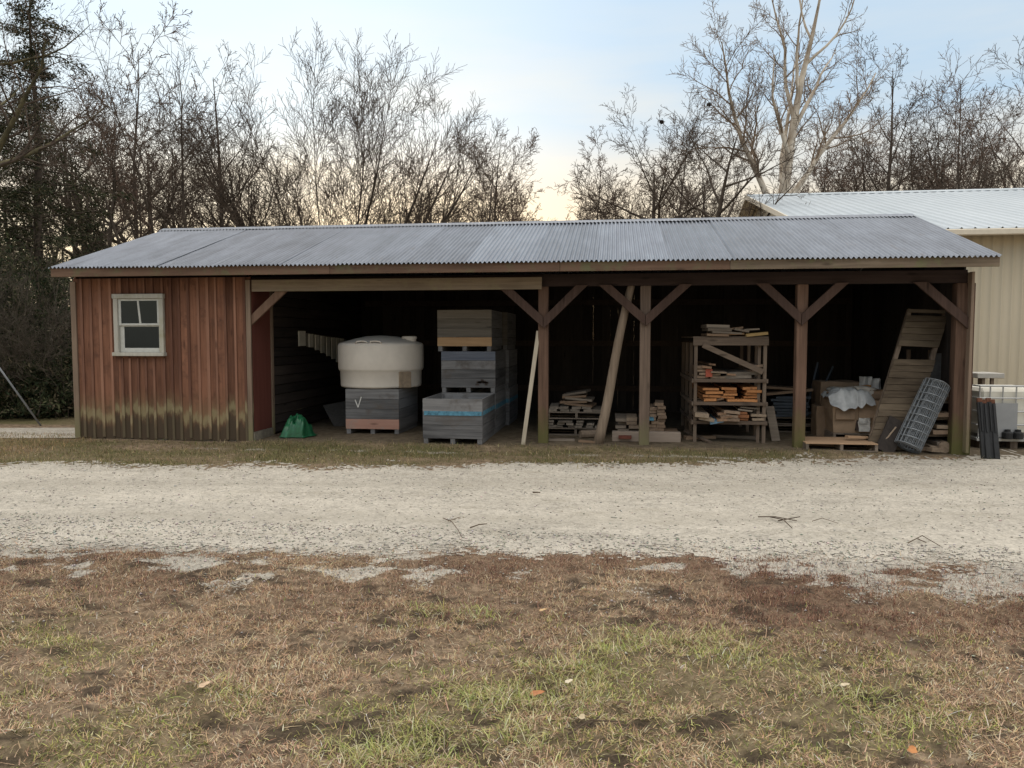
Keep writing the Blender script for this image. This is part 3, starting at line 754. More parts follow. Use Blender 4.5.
# corrugated sheets
Vs, Fs, off = [], [], 0
pitch = .068
x = EX0 - .02; k = 0
xs_edges = [EX0 - .03]
while xs_edges[-1] < EX1 - .3: xs_edges.append(xs_edges[-1] + random.choice((.98, 1.0, .94)))
xs_edges[-1] = EX1 + .03
for side in (0, 1):
    for i in range(len(xs_edges) - 1):
        a, b_ = max(xs_edges[i] - .035, EX0 - .012), min(xs_edges[i + 1] + .035, EX1 + .012)
        cols_ = np.arange(a, b_, pitch / 7)
        lift = .002 + .006 * (i % 2) + random.uniform(0, .005); skew = random.uniform(-.006, .006)
        ye = Y0 - .05 - random.uniform(0, .025); yr = YR + .0
        rows = np.linspace(0, 1, 7)
        g = np.zeros((len(rows), len(cols_), 3))
        for j, t in enumerate(rows):
            yy = ye + (yr - ye) * t
            g[j, :, 0] = cols_
            g[j, :, 1] = yy if side == 0 else 2 * YR - yy
            g[j, :, 2] = Z0 + SL * (yy - Y0) + lift + .0155 * np.cos(2 * np.pi * cols_ / pitch) - .012 + skew * (t - .5) + .004 * (vnoise(cols_ * 2, cols_ * 0 + j, 5 + i) - .5)
        Vs.append(g.reshape(-1, 3)); ff = grid_faces(len(cols_), len(rows))
        if side: ff = ff[:, ::-1]
        Fs.append(ff + off); off += g.shape[0] * g.shape[1]
rf = np_mesh('roof', np.concatenate(Vs), np.concatenate(Fs), m_roof, shed, smooth=True)
# ridge cap
cols_ = np.arange(EX0 - .012, EX1 + .012, .034)
prof = [(-.15, -SL * .15 + .012), (-.05, .012 - SL * .05 + .01), (0, .03), (.05, .012 - SL * .05 + .01), (.15, -SL * .15 + .012)]
g = np.zeros((len(prof), len(cols_), 3))
for j, (dy, dz) in enumerate(prof):
    g[j, :, 0] = cols_; g[j, :, 1] = YR + dy; g[j, :, 2] = ZR + dz + (.008 * np.cos(np.pi * np.arange(len(cols_))) if j in (0, 4) else 0)
np_mesh('ridge_cap', g.reshape(-1, 3), grid_faces(len(cols_), len(prof)), m_roof, rf, smooth=True)
def GZ_(p): return float(hgt(np.array(p.x), np.array(p.y)))
FZ = .06        # the dirt floor inside
def gnd(px, py, z=FZ): return onZ(px, py, z)
# ------------------------------------------------------------------ things in the shed
m_bin = wood('grey_bin_board', (.06, .06, .063), (.235, .235, .24), 'X', 1.1, knots=False, stain=(.11, .098, .09))
m_binside = wood('grey_bin_side', (.07, .07, .073), (.23, .23, .235), 'Y', .6, knots=False)
m_binbrown = wood('brown_bin_board', (.065, .06, .052), (.17, .155, .135), 'X', .5)
m_bintan = wood('fresh_tan_board', (.33, .21, .115), (.50, .34, .20), 'X', .2)
m_binsalmon = wood('salmon_board', (.30, .165, .125), (.47, .29, .235), 'X', .2, stain=(.3, .25, .22))
m_blue = plain('faded_blue_paint', (.075, .205, .29), .85, 0, .5, 14)
m_bluewash = wood('blue_washed_board', (.085, .10, .14), (.24, .265, .31), 'X', .4, knots=False)
m_chalk = plain('chalk', (.62, .62, .6), .9, 0, .1)
m_rot_shade = plain('rot_and_hole_shade', (.055, .04, .033), .95, 0, .4, 20)  # rot on the bin boards, and the painted shade of the carton's hole
BW, BD, BH = .93, 1.25, .70
def make_bin(label, x0, y0, z0, front=None, stripe=None, rows=4, mat=m_bin, smat=m_binside, w=BW, BH=.70):
    """slatted wooden field bin on three skids; x0,y0 = front left corner"""
    b = thing('wooden_bin', label, 'bin', (x0, y0, z0), 'grey wooden bins in the shed')
    ft = .085; h = (BH - ft) / rows
    fb = {}
    for side in ('front', 'back'):
        mb = MB(); extra = []
        yy = (y0, y0 + .02) if side == 'front' else (y0 + BD - .02, y0 + BD)
        for r in range(rows):
            j = random.uniform(-.003, .003)
            q = (x0, x0 + w, yy[0] + j, yy[1] + j, z0 + ft + r * h, z0 + ft + (r + 1) * h - .005)
            if side == 'front' and front and r in front: extra.append((q, front[r]))
            else: mb.box(*q)
        pn = mb.build(side + '_panel', mat, b)
        for q, mm in extra: MB().box(*q).build('painted_board', mm, pn)
        if side == 'front': fp = pn
    sps = []
    for xx in ((x0 + .001, x0 + .021), (x0 + w - .021, x0 + w - .001)):
        mb = MB()
        for r in range(rows): mb.box(xx[0], xx[1], y0 + .022, y0 + BD - .022, z0 + ft + r * h, z0 + ft + (r + 1) * h - .007)
        sps.append(mb.build('side_panel', smat, b))
    for xx in (x0 + .023, x0 + w - .063):
        for yy in (y0 + .024, y0 + BD - .064): MB().box(xx, xx + .04, yy, yy + .04, z0 + ft + .02, z0 + BH - .02).build('corner_cleat', smat, b)
    mb = MB(); n = 7
    for i in range(n): mb.box(x0 + .024 + i * (w - .048) / n, x0 + .024 + (i + 1) * (w - .048) / n - .008, y0 + .024, y0 + BD - .024, z0 + ft - .0, z0 + ft + .017)
    mb.build('bottom', smat, b)
    for xx in (x0 + .01, x0 + w / 2 - .035, x0 + w - .08): MB().box(xx, xx + .07, y0 + .01, y0 + BD - .01, z0, z0 + ft - .003).build('skid', smat, b)
    if stripe:
        sz, sh = stripe
        MB().box(x0 + .02, x0 + w - .01, y0 - .006, y0 - .0035, z0 + sz, z0 + sz + sh).build('paint_stripe', m_blue, fp)
        MB().box(x0 + w + .001, x0 + w + .004, y0 + .01, y0 + BD - .02, z0 + sz, z0 + sz + sh).build('paint_stripe', m_blue, sps[1])
    return b, fp
# under the tank
pt = gnd(346, 433.5)
TBH = .765
tb, fp = make_bin('wooden bin under the white tank with a salmon-coloured bottom board', pt.x, pt.y, FZ, {0: m_binsalmon}, BH=TBH)
cx_, cz_ = pt.x + .2, FZ + .50
mb = MB(); mb.beam((cx_ - .03, pt.y - .006, cz_ + .08), (cx_ + .02, pt.y - .006, cz_ - .05), .016, .004); mb.beam((cx_ + .02, pt.y - .0065, cz_ - .05), (cx_ + .08, pt.y - .0065, cz_ + .13), .016, .004)
mb.build('chalk_mark', m_chalk, fp)
# front bin with the blue line
pf = gnd(423, 443.5)
b1, fp = make_bin('front grey bin with a teal-blue paint line, standing open on the ground', pf.x, pf.y, FZ, None, (.44, .065), rows=3)
# column of three behind it
YS = pf.y + BD + .06
def col_x(px, Y): return xat(px, Y, 380)
xs = col_x(441.5, YS)
make_bin('bottom bin of the front stack, mostly hidden by the bin with the blue line', xs, YS, FZ, None, (.42, .075))
_, fp = make_bin('middle bin of the front stack with a blue-washed top board', xs, YS - .01, FZ + BH, {3: m_bluewash})
mb = MB()
for i in range(9):
    a = random.uniform(0, .2); z = random.uniform(.1, .2)
    mb.box(xs + .55 + a, xs + .55 + a + random.uniform(.04, .13), YS - .0175, YS - .0145, FZ + BH + z, FZ + BH + z + random.uniform(.015, .04))
mb.build('stain_patch', m_rot_shade, fp)
make_bin('topmost bin of the front stack, brown boards above one fresh tan board', xs - .06, YS - .03, FZ + 2 * BH, {0: m_bintan}, rows=4, mat=m_binbrown)
Y2 = YS + BD + .05
make_bin('bottom bin of the rear stack with a blue painted line on its side', xs + .06, Y2, FZ, None, (.42, .075))
make_bin('middle bin of the rear stack, plain grey and half in the dark', xs + .05, Y2, FZ + BH)
make_bin('upper bin of the rear stack, hidden in the dark under the roof', xs + .02, Y2, FZ + 2 * BH, mat=m_binbrown)

# tank
m_tank = plain('milky_plastic', (.66, .615, .555), .5, 0, .07, 3.5)
m_tankbrown = plain('brown_plastic', (.25, .195, .14), .8, 0, .25, 12)
tz = FZ + TBH + .003
tcx, tcy = xat(380.5, pt.y + .62, 360), pt.y + .66
tk = thing('water_tank', 'large round white plastic tank with domed top on a wooden bin', 'tank', (tcx, tcy, tz))
Rt = .745
prof = [(0, .0), (Rt - .08, .0), (Rt - .048, .012), (Rt - .04, .04), (Rt - .036, .28), (Rt - .012, .30), (Rt - .002, .33), (Rt + .005, .50), (Rt + .002, .715), (Rt - .004, .742), (Rt - .025, .765), (Rt - .08, .785), (Rt - .3, .845), (.25, .885), (.1, .895), (0, .897)]
MB().lathe((tcx, tcy, tz), prof, 72).build('body', m_tank, tk, smooth=True)
lx, ly = tcx + .52, tcy - .02
lid = MB().lathe((lx, ly, tz), [(.12, .76), (.12, .835), (.135, .84), (.135, .872), (.12, .885), (0, .887)], 28).build('lid', m_tank, tk, smooth=False)
for dx in (-.22, .02): MB().tube([(tcx + dx, tcy - .69, tz + .765), (tcx + dx + .02, tcy - .71, tz + .795), (tcx + dx + .1, tcy - .71, tz + .805), (tcx + dx + .18, tcy - .71, tz + .795), (tcx + dx + .2, tcy - .69, tz + .76)], .014, 6).build('lifting_lug', m_tank, tk, smooth=True)
MB().obox((tcx + .54, tcy - .44, tz + .145), .22, .10, .28, (0, 0, R(40))).build('brown_box', m_tankbrown, tk, bevel=.01)  # plain brown box set against the lower right of the tank

# green tarpaulin
m_tarp = plain('green_tarpaulin', (.010, .098, .042), .38, 0, .35, 14, .004, .5)
pg = gnd(291, 438)
nx, ny = 46, 34
gv = np.zeros((ny, nx, 3))
for j in range(ny):
    for i in range(nx):
        u, v_ = i / (nx - 1), j / (ny - 1)
        x = (u - .5) * .50; y = (v_ - .5) * .5
        edge = max(0, 1 - (abs(u - .5) * 2) ** 8) * max(0, 1 - (abs(v_ - .5) * 2) ** 6)
        q = Vector((x * 5, y * 5, 1.7))
        ridge = 1 - abs(mnoise.noise(q)) * 2.2
        two = .27 * math.exp(-((u - .2 + .05 * mnoise.noise(q)) / .17) ** 6) + .30 * math.exp(-((u - .60) / .27) ** 6) * (1.1 - .5 * u)
        z = edge * (two * (.88 + .16 * ridge) + .10 * (1 - abs(mnoise.noise(q * Vector((1.9, .8, 1)))) * 3) * min(1, two * 5) + .03 * mnoise.noise(q * 3.1)) + .01
        gv[j, i] = (pg.x + x + .05 * mnoise.noise(q * 1.5) + z * .12, pg.y + .25 + y + .06 * mnoise.noise(q * 1.3 + Vector((4, 4, 4))) , FZ + max(z, .004))
tarp = np_mesh('tarpaulin', gv.reshape(-1, 3), grid_faces(nx, ny), m_tarp, smooth=True)
tag(tarp, 'crumpled green tarpaulin heaped on the dirt beside the inner wall', 'tarp')
# pale slats hung on the inner side wall
m_slat = plain('pale_slat', (.62, .60, .54), .7, 0, .12, 6)
sl_ = thing('slat_rack', 'row of pale slats of growing length hung on the dark inner wall', 'slats', (XP + .03, 13.2, 1.4))
def yonX(px, X):
    lo, hi = 11.8, 17.2
    for _ in range(40):
        mid = (lo + hi) / 2; d_ = Vector((X, mid, 1.6)) - _C
        if 512 + FPX * d_.dot(_r) / d_.dot(_f) > px: hi = mid
        else: lo = mid
    return lo
for px, py0, py1, wpx in ((302.5, 331, 346, 6.5), (311.5, 334, 347, 4), (317.5, 335, 350, 3.5), (323, 336, 353, 3.5), (328.5, 337, 356, 3.3), (333.5, 337.5, 359, 3), (338, 338, 362, 3), (342.5, 338.5, 365, 3)):
    ya_ = yonX(px - wpx / 2, XP + .04); yb2 = yonX(px + wpx / 2, XP + .04)
    za = onY(px, py0, (ya_ + yb2) / 2).z; zb = onY(px, py1, (ya_ + yb2) / 2).z
    MB().box(XP + .02, XP + .04, ya_, yb2, zb, za).build('slat', m_slat, sl_)
q_ = [(px, py) for px, py in ((306, 333), (346, 339), (346, 366), (336, 360), (326, 354.5), (316, 349), (306, 346.5))]
k_ = [(yonX(px, XP + .015), onY(px, py, yonX(px, XP + .015)).z) for px, py in q_]
MB().poly([(XP + .0175, a_, b2) for a_, b2 in k_]).build('backing', plain('grey_backing', (.20, .19, .17), .8, 0, .2), sl_)
# leaning dull board against the tank bin
m_dull = wood('dull_board', (.045, .043, .042), (.10, .097, .094), 'Z', .3)
a = gnd(340, 428); b_ = onY(326, 404, a.y + .25)
tag(MB().beam((a.x + .02, a.y + .35, FZ + .01), (b_.x + .0, a.y + .75, b_.z - .03), .5, .02, (1, .5, 0)).build('grey_sheet', m_dull), 'dull grey sheet leaning in the dark left of the tank bin', 'sheet')
# pole and log propped at the posts
m_pale = wood('pale_stick', (.30, .26, .20), (.46, .41, .33), 'Z', .2, knots=False)
a = gnd(523, 445, .05); b_ = onY(538.5, 331, YF + .09)
tag(MB().beam(a, b_, .062, .028).build('wooden_pole', m_pale, bevel=.004), 'thin pale pole leaning against the brown post beside the bins', 'pole')
m_logr = wood('barked_log', (.14, .105, .078), (.31, .245, .185), 'Z', .3)
a = gnd(598, 444, .045); b_ = onY(631, 284, YF + .16)
pts = [a.lerp(b_, t) + Vector((.012 * math.sin(7 * t), 0, 0)) for t in np.linspace(0, 1, 12)]
tag(MB().tube(pts, [.078 - .02 * t for t in np.linspace(0, 1, 12)], 12).build('log_prop', m_logr, smooth=True), 'round wooden log leaning up under the beam between two posts', 'log')

# pallets
m_pal = wood('pallet_wood', (.10, .082, .065), (.25, .205, .165), 'X', .7, knots=False)
m_palnew = wood('newer_pallet_wood', (.30, .195, .12), (.44, .30, .19), 'X', .3)
def make_pallet(label, x, y, z, w=1.15, d=1.0, rz=0.0, top=None, group='wooden pallets in the shed', mat=m_pal):
    p = thing('pallet', label, 'pallet', (0, 0, 0), group)
    mb = MB()
    if top is None:
        n = 7
        for i in range(n): mb.box(-w / 2, w / 2, i * d / n, (i + 1) * d / n - .025, .105, .122, .002)
        mb.build('deck_boards', mat, p)
    else: MB().box(-w / 2, w / 2, 0, d, .105, .12).build('deck_sheet', top, p, bevel=.002)
    for xx in (-w / 2, -.02, w / 2 - .04): MB().box(xx, xx + .04, .005, d - .005, .018, .1035).build('stringer', mat, p)
    mb = MB()
    for yy in (0, d / 2 - .05, d - .1): mb.box(-w / 2, w / 2, yy, yy + .09, 0, .0165)
    mb.build('bottom_boards', mat, p)
    p.location = (x, y, z); p.rotation_euler = (0, 0, rz); return p
GROUPB = 'loose boards stored in the shed'
def board(name, c, sx, sy, sz, mat, label, rot=(0, 0, 0), group=GROUPB, cat='board'):
    o = MB().obox((0, 0, 0), sx, sy, sz, (0, 0, 0)).build(name, mat)
    o.location = c; o.rotation_euler = rot
    return tag(o, label, cat, group)
# left-hand pallet pile between post and log
m_old = wood('old_grey_lumber', (.11, .09, .072), (.28, .235, .19), 'X', .8, knots=False)
m_oldy = wood('old_grey_lumber_end_on', (.10, .085, .07), (.27, .23, .19), 'Y', .8, knots=False)
m_brownl = wood('brown_lumber', (.14, .095, .065), (.33, .23, .155), 'X', .6)
p0 = gnd(550, 435); p1 = gnd(598, 435)
pxm = (p0.x + p1.x) / 2 + .03
make_pallet('lower of two pallets packed with sticks between the brown post and the log', pxm, p0.y, FZ, 1.0, 1.0)
for i in range(16):
    board('scrap_stick', (pxm - .42 + (i % 6) * .165 + random.uniform(-.03, .03), p0.y + .42 + random.uniform(-.04, .04), FZ + .145 + .042 * (i // 6)), .12, .82, .034, m_oldy, 'sawn stick packed between the two pallets beside the log', (0, random.uniform(-.05, .05), random.uniform(-.03, .03)), 'sticks packed between two pallets', 'stick')
zz = FZ + .27
make_pallet('upper of two pallets, with old boards and a sack on top beside the log', pxm + .01, p0.y + .02, zz, .98, .98)
zz += .122
for i in range(9):
    board('scrap_board', (pxm - .38 + (i % 5) * .19, p0.y + .4, zz + .022 + .043 * (i // 5)), .15, .75, .04, m_oldy, 'old grey board end-on on top of the upper pallet', (0, random.uniform(-.12, .12), random.uniform(-.06, .06)), 'boards piled on the upper pallet')
def slab(px0, px1, py, Y, z, th, mat, label, tilt=0, d=.5, yaw=0.0, nm='scrap_board', group=GROUPB):
    x0, x1 = xat(px0, Y, py), xat(px1, Y, py)
    return board(nm, ((x0 + x1) / 2, Y + d / 2, z), x1 - x0, d, th, mat, label, (0, tilt, yaw), group)
zz += .088
for i, (a, b_, z, ti, mm, lb) in enumerate(((566, 594, .02, .10, m_brownl, 'brown warped board at the bottom of the heap on the upper pallet'), (561, 588, .065, -.04, m_brownl, 'brown board second from the bottom of the heap on the upper pallet'), (566, 593, .11, .08, m_old, 'greyish board in the middle of the heap on the upper pallet'), (562, 586, .15, -.06, m_brownl, 'brown board near the top of the heap on the upper pallet'), (564, 588, .20, -.16, m_old, 'tilted grey board topmost in the heap on the upper pallet'))):
    slab(a, b_, 405, p0.y + .1 + .03 * i, zz + z, .036, mm, lb, ti, .6, random.uniform(-.15, .15))
# stump lying on the ground beside the log
a = gnd(580, 439); b_ = gnd(598, 438)
tag(MB().tube([(a.x, a.y + .08, FZ + .065), (b_.x + .05, b_.y + .1, FZ + .065)], .065, 10).build('short_log', m_logr, smooth=False), 'short cut log lying on the dirt at the foot of the leaning log', 'log')
# timber sill in front of the grey post and stacks behind it
a = gnd(612, 442); b_ = gnd(680, 441)
m_sill = wood('grey_timber', (.20, .155, .125), (.36, .30, .25), 'X', .3)
tag(MB().box(a.x, b_.x, a.y + .12, a.y + .27, FZ - .02, FZ + .15).build('timber_sill', m_sill, bevel=.006), 'heavy grey timber lying on the ground behind the grey post', 'timber')
def stack(px, py, Y, z0, n, wd, dp, th, mat, label, group, topw=None, jitter=.015, cat='board', nm='lumber_board', gap=.006):
    xc = xat(px, Y, py)
    for i in range(n):
        board(nm, (xc + random.uniform(-jitter, jitter), Y + dp / 2 + random.uniform(-.03, .03), z0 + th / 2 + i * (th + gap)), wd * random.uniform(.82, 1.05), dp * random.uniform(.85, 1.05), th, mat, label, (random.uniform(-.008, .008), random.uniform(-.03, .03), random.uniform(-.07, .07)), group, cat)
m_lum = wood('brown_end_on_lumber', (.15, .105, .075), (.34, .25, .18), 'Y', .7)
m_orange = wood('orange_end_on_lumber', (.27, .115, .045), (.52, .25, .105), 'Y', .7)
m_olt = wood('pale_end_on_lumber', (.16, .12, .088), (.36, .285, .21), 'Y', .8)
Ys = a.y + .5
stack(661, 410, Ys, FZ + .12, 9, .14, .7, .045, m_lum, 'board in the tall narrow stack to the right of the grey post', 'tall narrow stack right of the grey post')
stack(653, 410, Ys + .02, FZ + .12, 7, .12, .7, .05, m_lum, 'board in the stack half hidden by the grey post', 'stack behind the grey post')
stack(633, 420, Ys - .1, FZ + .16, 3, .19, .8, .055, m_olt, 'thick board in the low stack just left of the grey post', 'low stack left of the grey post')
stack(622, 420, Ys, FZ + .10, 4, .2, .9, .05, m_old, 'board of the low pile between the log and the grey post', 'low pile between log and grey post')
board('painted_board', (xat(647, Ys - .25, 418), Ys + .1, FZ + .33), .22, .6, .035, m_blue, 'short board with a blue end peeping from behind the grey post')
board('red_end_board', (xat(625, Ys - .3, 425), Ys, FZ + .07), .2, .9, .05, wood('red_painted_end', (.12, .04, .03), (.22, .09, .065), 'Y', .3), 'dull red board under the low pile between the log and the grey post')
stack(664, 430, Ys - .15, FZ + .02, 2, .5, .5, .05, m_brownl, 'short plank lying on the ground left of the lumber rack', 'planks left of the lumber rack')

# lumber rack
m_rack = wood('rack_wood', (.085, .063, .048), (.23, .18, .138), 'Z', .4)
m_rackx = wood('rack_rail_wood', (.075, .055, .042), (.21, .162, .125), 'X', .4)
q0 = gnd(693, 442); 
YK = q0.y; xk0 = q0.x; xk1 = xat(766, YK, 400); DK = 2.2
rk = thing('lumber_rack', 'tall wooden rack of four shelves loaded with sawn lumber', 'rack', (xk0, YK, FZ))
zt = onY(730, 345, YK).z
for xx in (xk0, xk1 - .05):
    for k, yy in enumerate((YK, YK + DK * .33, YK + DK * .66, YK + DK)):
        MB().box(xx, xx + .05, yy, yy + .05, FZ - .01, zt + .03).build('upright', m_rack, rk)
MB().box(xk1 - .125, xk1 - .08, YK + .05, YK + .1, FZ, zt).build('upright', m_rack, rk)
MB().box(xk0 - .02, xk1 + .02, YK - .028, YK - .002, zt - .005, zt + .11).build('top_rail', m_rackx, rk)
MB().box(xk0 - .02, xk1 + .02, YK + .001, YK + DK, zt + .112, zt + .13).build('top_shelf', m_rackx, rk)
a = onY(703, 345, YK - .04); b_ = onY(763, 372, YK - .04)
MB().beam(a, b_, .08, .02, (0, 0, 1)).build('diagonal_brace', m_rackx, rk)
shz = []
for py in (379, 402, 421):
    z = onY(730, py, YK).z; shz.append(z)
    MB().box(xk0 + .001, xk1 - .001, YK - .03, YK - .003, z - .05, z).build('shelf_rail', m_rackx, rk)
    for xx in (xk0 - .028, xk1 + .002): MB().box(xx, xx + .026, YK, YK + DK, z - .06, z).build('side_rail', wood('rack_side', (.10, .075, .058), (.24, .19, .15), 'Y', .4), rk)
    mb = MB()
    for i in range(6): mb.box(xk0 + .052, xk1 - .052, YK + i * DK / 6 + .002, YK + (i + .6) * DK / 6, z - .02, z - .002)
    mb.build('shelf_boards', m_rackx, rk)
ft_ = gnd(712, 446, .05); MB().beam((xk0 - .06, YK + .6, FZ + .1), (xk0 + .25, YK - .12, FZ + .015), .07, .03, (1, 1, 0)).build('skid', m_rackx, rk)
def rack_stack(px, sh, n, w, th, mat, label, group, tz=0, dp=1.5, y=.02, cat='board', tilt=0.0):
    xc = xat(px, YK, 400)
    for i in range(n):
        z = shz[sh] + th / 2 + i * (th + .005) + tz
        board('lumber_board', (xc + random.uniform(-.035, .035), YK + y + dp / 2 + random.uniform(-.07, .05), z + .004), w * random.uniform(.7, 1.08), dp, th * random.uniform(.7, 1.05), mat, label, (0, tilt + random.uniform(-.05, .05), random.uniform(-.05, .05)), group, cat)
rack_stack(712, 1, 4, .26, .05, m_orange, 'orange sawn board in the left stack on the middle rack shelf', 'left orange stack on the middle shelf')
rack_stack(731, 1, 5, .21, .04, m_orange, 'orange sawn board in the centre stack on the middle rack shelf', 'centre orange stack on the middle shelf')
rack_stack(753, 1, 5, .24, .042, m_orange, 'orange sawn board in the right stack on the middle rack shelf', 'right orange stack on the middle shelf')
rack_stack(703, 0, 4, .17, .045, m_lum, 'brown board at the left end of the upper rack shelf', 'left end of the upper shelf')
rack_stack(719, 0, 3, .22, .035, m_olt, 'pale brown board in the middle of the upper rack shelf', 'middle of the upper shelf')
rack_stack(742, 0, 2, .52, .05, m_oldy, 'wide grey plank at the right end of the upper rack shelf', 'grey planks on the upper shelf')
xc = xat(709, YK, 375)
board('red_ended_block', (xc, YK + .3, shz[0] + .09), .1, .6, .12, wood('red_end_grain', (.30, .075, .05), (.45, .14, .09), 'Y', .2), 'small block with a red painted end on the upper rack shelf')
rack_stack(704, 2, 2, .22, .06, m_olt, 'pale plank poking out at the left of the lowest rack shelf', 'pale planks on the lowest shelf', y=-.12, tilt=.12)
board('light_blue_board', (xat(716, YK, 415), YK + .35, shz[2] - .005), .2, .9, .05, plain('light_blue_paint', (.17, .30, .42), .7, 0, .2, 10), 'light blue painted board poking out low on the lumber rack', (0, -.2, 0))
rack_stack(729, 2, 3, .28, .05, m_lum, 'brown board in the middle of the lowest rack shelf', 'brown boards on the lowest shelf', y=-.06, tilt=.06)
rack_stack(741, 2, 3, .2, .045, wood('dark_orange_lumber', (.17, .07, .035), (.33, .15, .07), 'Y', .4), 'dark orange board right of centre on the lowest rack shelf', 'dark orange boards on the lowest shelf')
rack_stack(757, 2, 2, .22, .055, m_olt, 'bleached board at the right end of the lowest rack shelf', 'bleached boards on the lowest shelf', y=-.05)
for i, (px0, px1, dz, th, mm, lb, ti) in enumerate(((706, 728, .02, .035, m_brownl, 'brown board at the bottom left of the heap on top of the rack', .03), (712, 742, .055, .03, m_old, 'long grey board low in the heap on top of the rack', .05), (722, 745, .035, .03, m_palnew, 'light tan board in the middle of the heap on top of the rack', -.03), (745, 767, .03, .045, wood('ochre_board', (.26, .175, .075), (.42, .30, .14), 'X', .3), 'ochre board at the right end of the heap on top of the rack', -.10), (707, 731, .10, .045, m_old, 'grey board lying second from top in the left of the rack heap', .02), (706, 729, .155, .05, m_old, 'thick grey board topmost on the rack', .03), (733, 748, .09, .03, m_old, 'short warped board on the middle of the rack heap', .18), (745, 760, .105, .025, m_old, 'thin board lying on the ochre board on top of the rack', -.05), (727, 744, .12, .03, m_brownl, 'short brown board high in the middle of the rack heap', -.12))):
    slab(px0, px1, 338, YK - .03 + .04 * (i % 3), zt + .135 + dz, th, mm, lb, ti, .6 + .1 * (i % 4), random.uniform(-.06, .06))
a = gnd(774, 441)
tag(MB().beam((a.x + .03, a.y, FZ), (a.x - .02, a.y + .3, FZ + .52), .13, .025).build('leaning_board', m_old), 'short grey board leaning between the rack and the pallets', 'board')
# pallets with dull sheets behind post four
p0 = gnd(772, 432); p1 = gnd(828, 430)
make_pallet('grey pallet on the ground behind the mossy post, stacked with dull sheets', (p0.x + p1.x) / 2, p0.y, FZ, p1.x - p0.x, 1.1)
make_pallet('grey pallet lying on another one behind the mossy post', (p0.x + p1.x) / 2 - .02, p0.y + .04, FZ + .13, p1.x - p0.x - .06, 1.05)
m_sheet = plain('dull_blue_sheet', (.045, .058, .075), .6, 0, .3, 6)
for i in range(7):
    lb = 'dull blue-grey sheet in the flat pile on the pallets right of the rack'
    board('building_sheet', ((p0.x + p1.x) / 2 - .18 + random.uniform(-.05, .05), p0.y + .55, FZ + .28 + .052 * i), p1.x - p0.x - .45, .95, .042, m_sheet, lb, (random.uniform(-.02, .02), random.uniform(-.03, .03), random.uniform(-.04, .04)), 'sheets piled on the pallets', 'sheet')
board('warped_board', ((p0.x + p1.x) / 2 - .25, p0.y + .3, FZ + .69), .8, .5, .045, m_brownl, 'brown warped board lying on the pile of dull sheets', (0, -.1, .1))
board('warped_board', ((p0.x + p1.x) / 2 - .3, p0.y + .35, FZ + .75), .6, .5, .04, m_brownl, 'short brown board on top of the warped board over the sheets', (0, .05, -.1))
for k, (bx, by, tx, ty, lb) in enumerate(((813, 420, 830, 377, 'front dull blue sheet leaning behind the mossy post'), (808, 418, 818, 372, 'rear dull blue sheet leaning behind the mossy post'))):
    a = onY(bx, by, p0.y + .5 + .15 * k); b_ = onY(tx, ty, p0.y + .8 + .15 * k)
    mb = MB(); mb.beam((a.x, a.y, FZ + .27), (b_.x, b_.y, b_.z), .9, .03, (.35, 1, 0))
    tag(mb.build('leaning_sheet', m_sheet), lb, 'sheet', 'leaning dull blue sheets')
# carton on pallet, bags, rubbish
m_card = plain('brown_cardboard', (.33, .235, .155), .85, 0, .14, 5)
m_card2 = plain('darker_cardboard', (.25, .175, .115), .85, 0, .18, 5)
m_bag = plain('grey_plastic_bag', (.43, .45, .46), .42, 0, .2, 9, .004, .5)
m_paper = plain('white_paper', (.60, .59, .56), .8, 0, .1, 8)
c0 = gnd(832, 441); c1 = gnd(884, 441)
make_pallet('dark pallet under the brown cardboard box', (c0.x + c1.x) / 2, c0.y + .02, FZ, c1.x - c0.x - .05, .95)
cw = c1.x - c0.x - .08; cxm = (c0.x + c1.x) / 2
cb = thing('cardboard_box', 'large battered brown cardboard box on a pallet with a grey bag on top', 'box', (cxm, c0.y + .08, FZ + .123))
def wobbly_box(x0, x1, y0, y1, z0, z1, amp, seed, n=10):
    bm = bmesh.new(); bmesh.ops.create_cube(bm, size=1)
    bmesh.ops.subdivide_edges(bm, edges=bm.edges[:], cuts=n, use_grid_fill=True)
    mb = MB(); 
    for v_ in bm.verts:
        p = Vector(((x0 + x1) / 2 + v_.co.x * (x1 - x0), (y0 + y1) / 2 + v_.co.y * (y1 - y0), (z0 + z1) / 2 + v_.co.z * (z1 - z0)))
        q = Vector((v_.co.x * 2 + seed, v_.co.y * 2, v_.co.z * 2)); k = v_.co.z + .5
        bul = Vector((mnoise.noise(q), mnoise.noise(q + Vector((9, 0, 0))), 0)) * amp * 2
        bul.z = mnoise.noise(q + Vector((0, 7, 0))) * amp * k
        side = 1 + .06 * math.sin(k * math.pi) * amp / .04
        p = Vector(((x0 + x1) / 2 + (p.x - (x0 + x1) / 2) * side, (y0 + y1) / 2 + (p.y - (y0 + y1) / 2) * side, p.z)) + bul * k ** .5
        mb.v.append(tuple(p))
    bm.verts.index_update()
    mb.f = [tuple(v_.index for v_ in f.verts) for f in bm.faces]; bm.free(); return mb
zc0 = FZ + .125; zc1 = onY(855, 401, c0.y + .08).z
wobbly_box(cxm - cw / 2, cxm + cw / 2, c0.y + .08, c0.y + .85, zc0, zc1, .03, 2).build('box_body', m_card, cb)
mb = MB(); mb.obox((cxm - cw * .28, c0.y + .045, zc0 + .30), cw * .40, .02, .17, (R(-12), 0, R(3))); mb.obox((cxm + cw * .22, c0.y + .04, zc0 + .32), cw * .46, .02, .16, (R(-16), 0, R(-2)))
mb.build('box_flap', m_card2, cb)
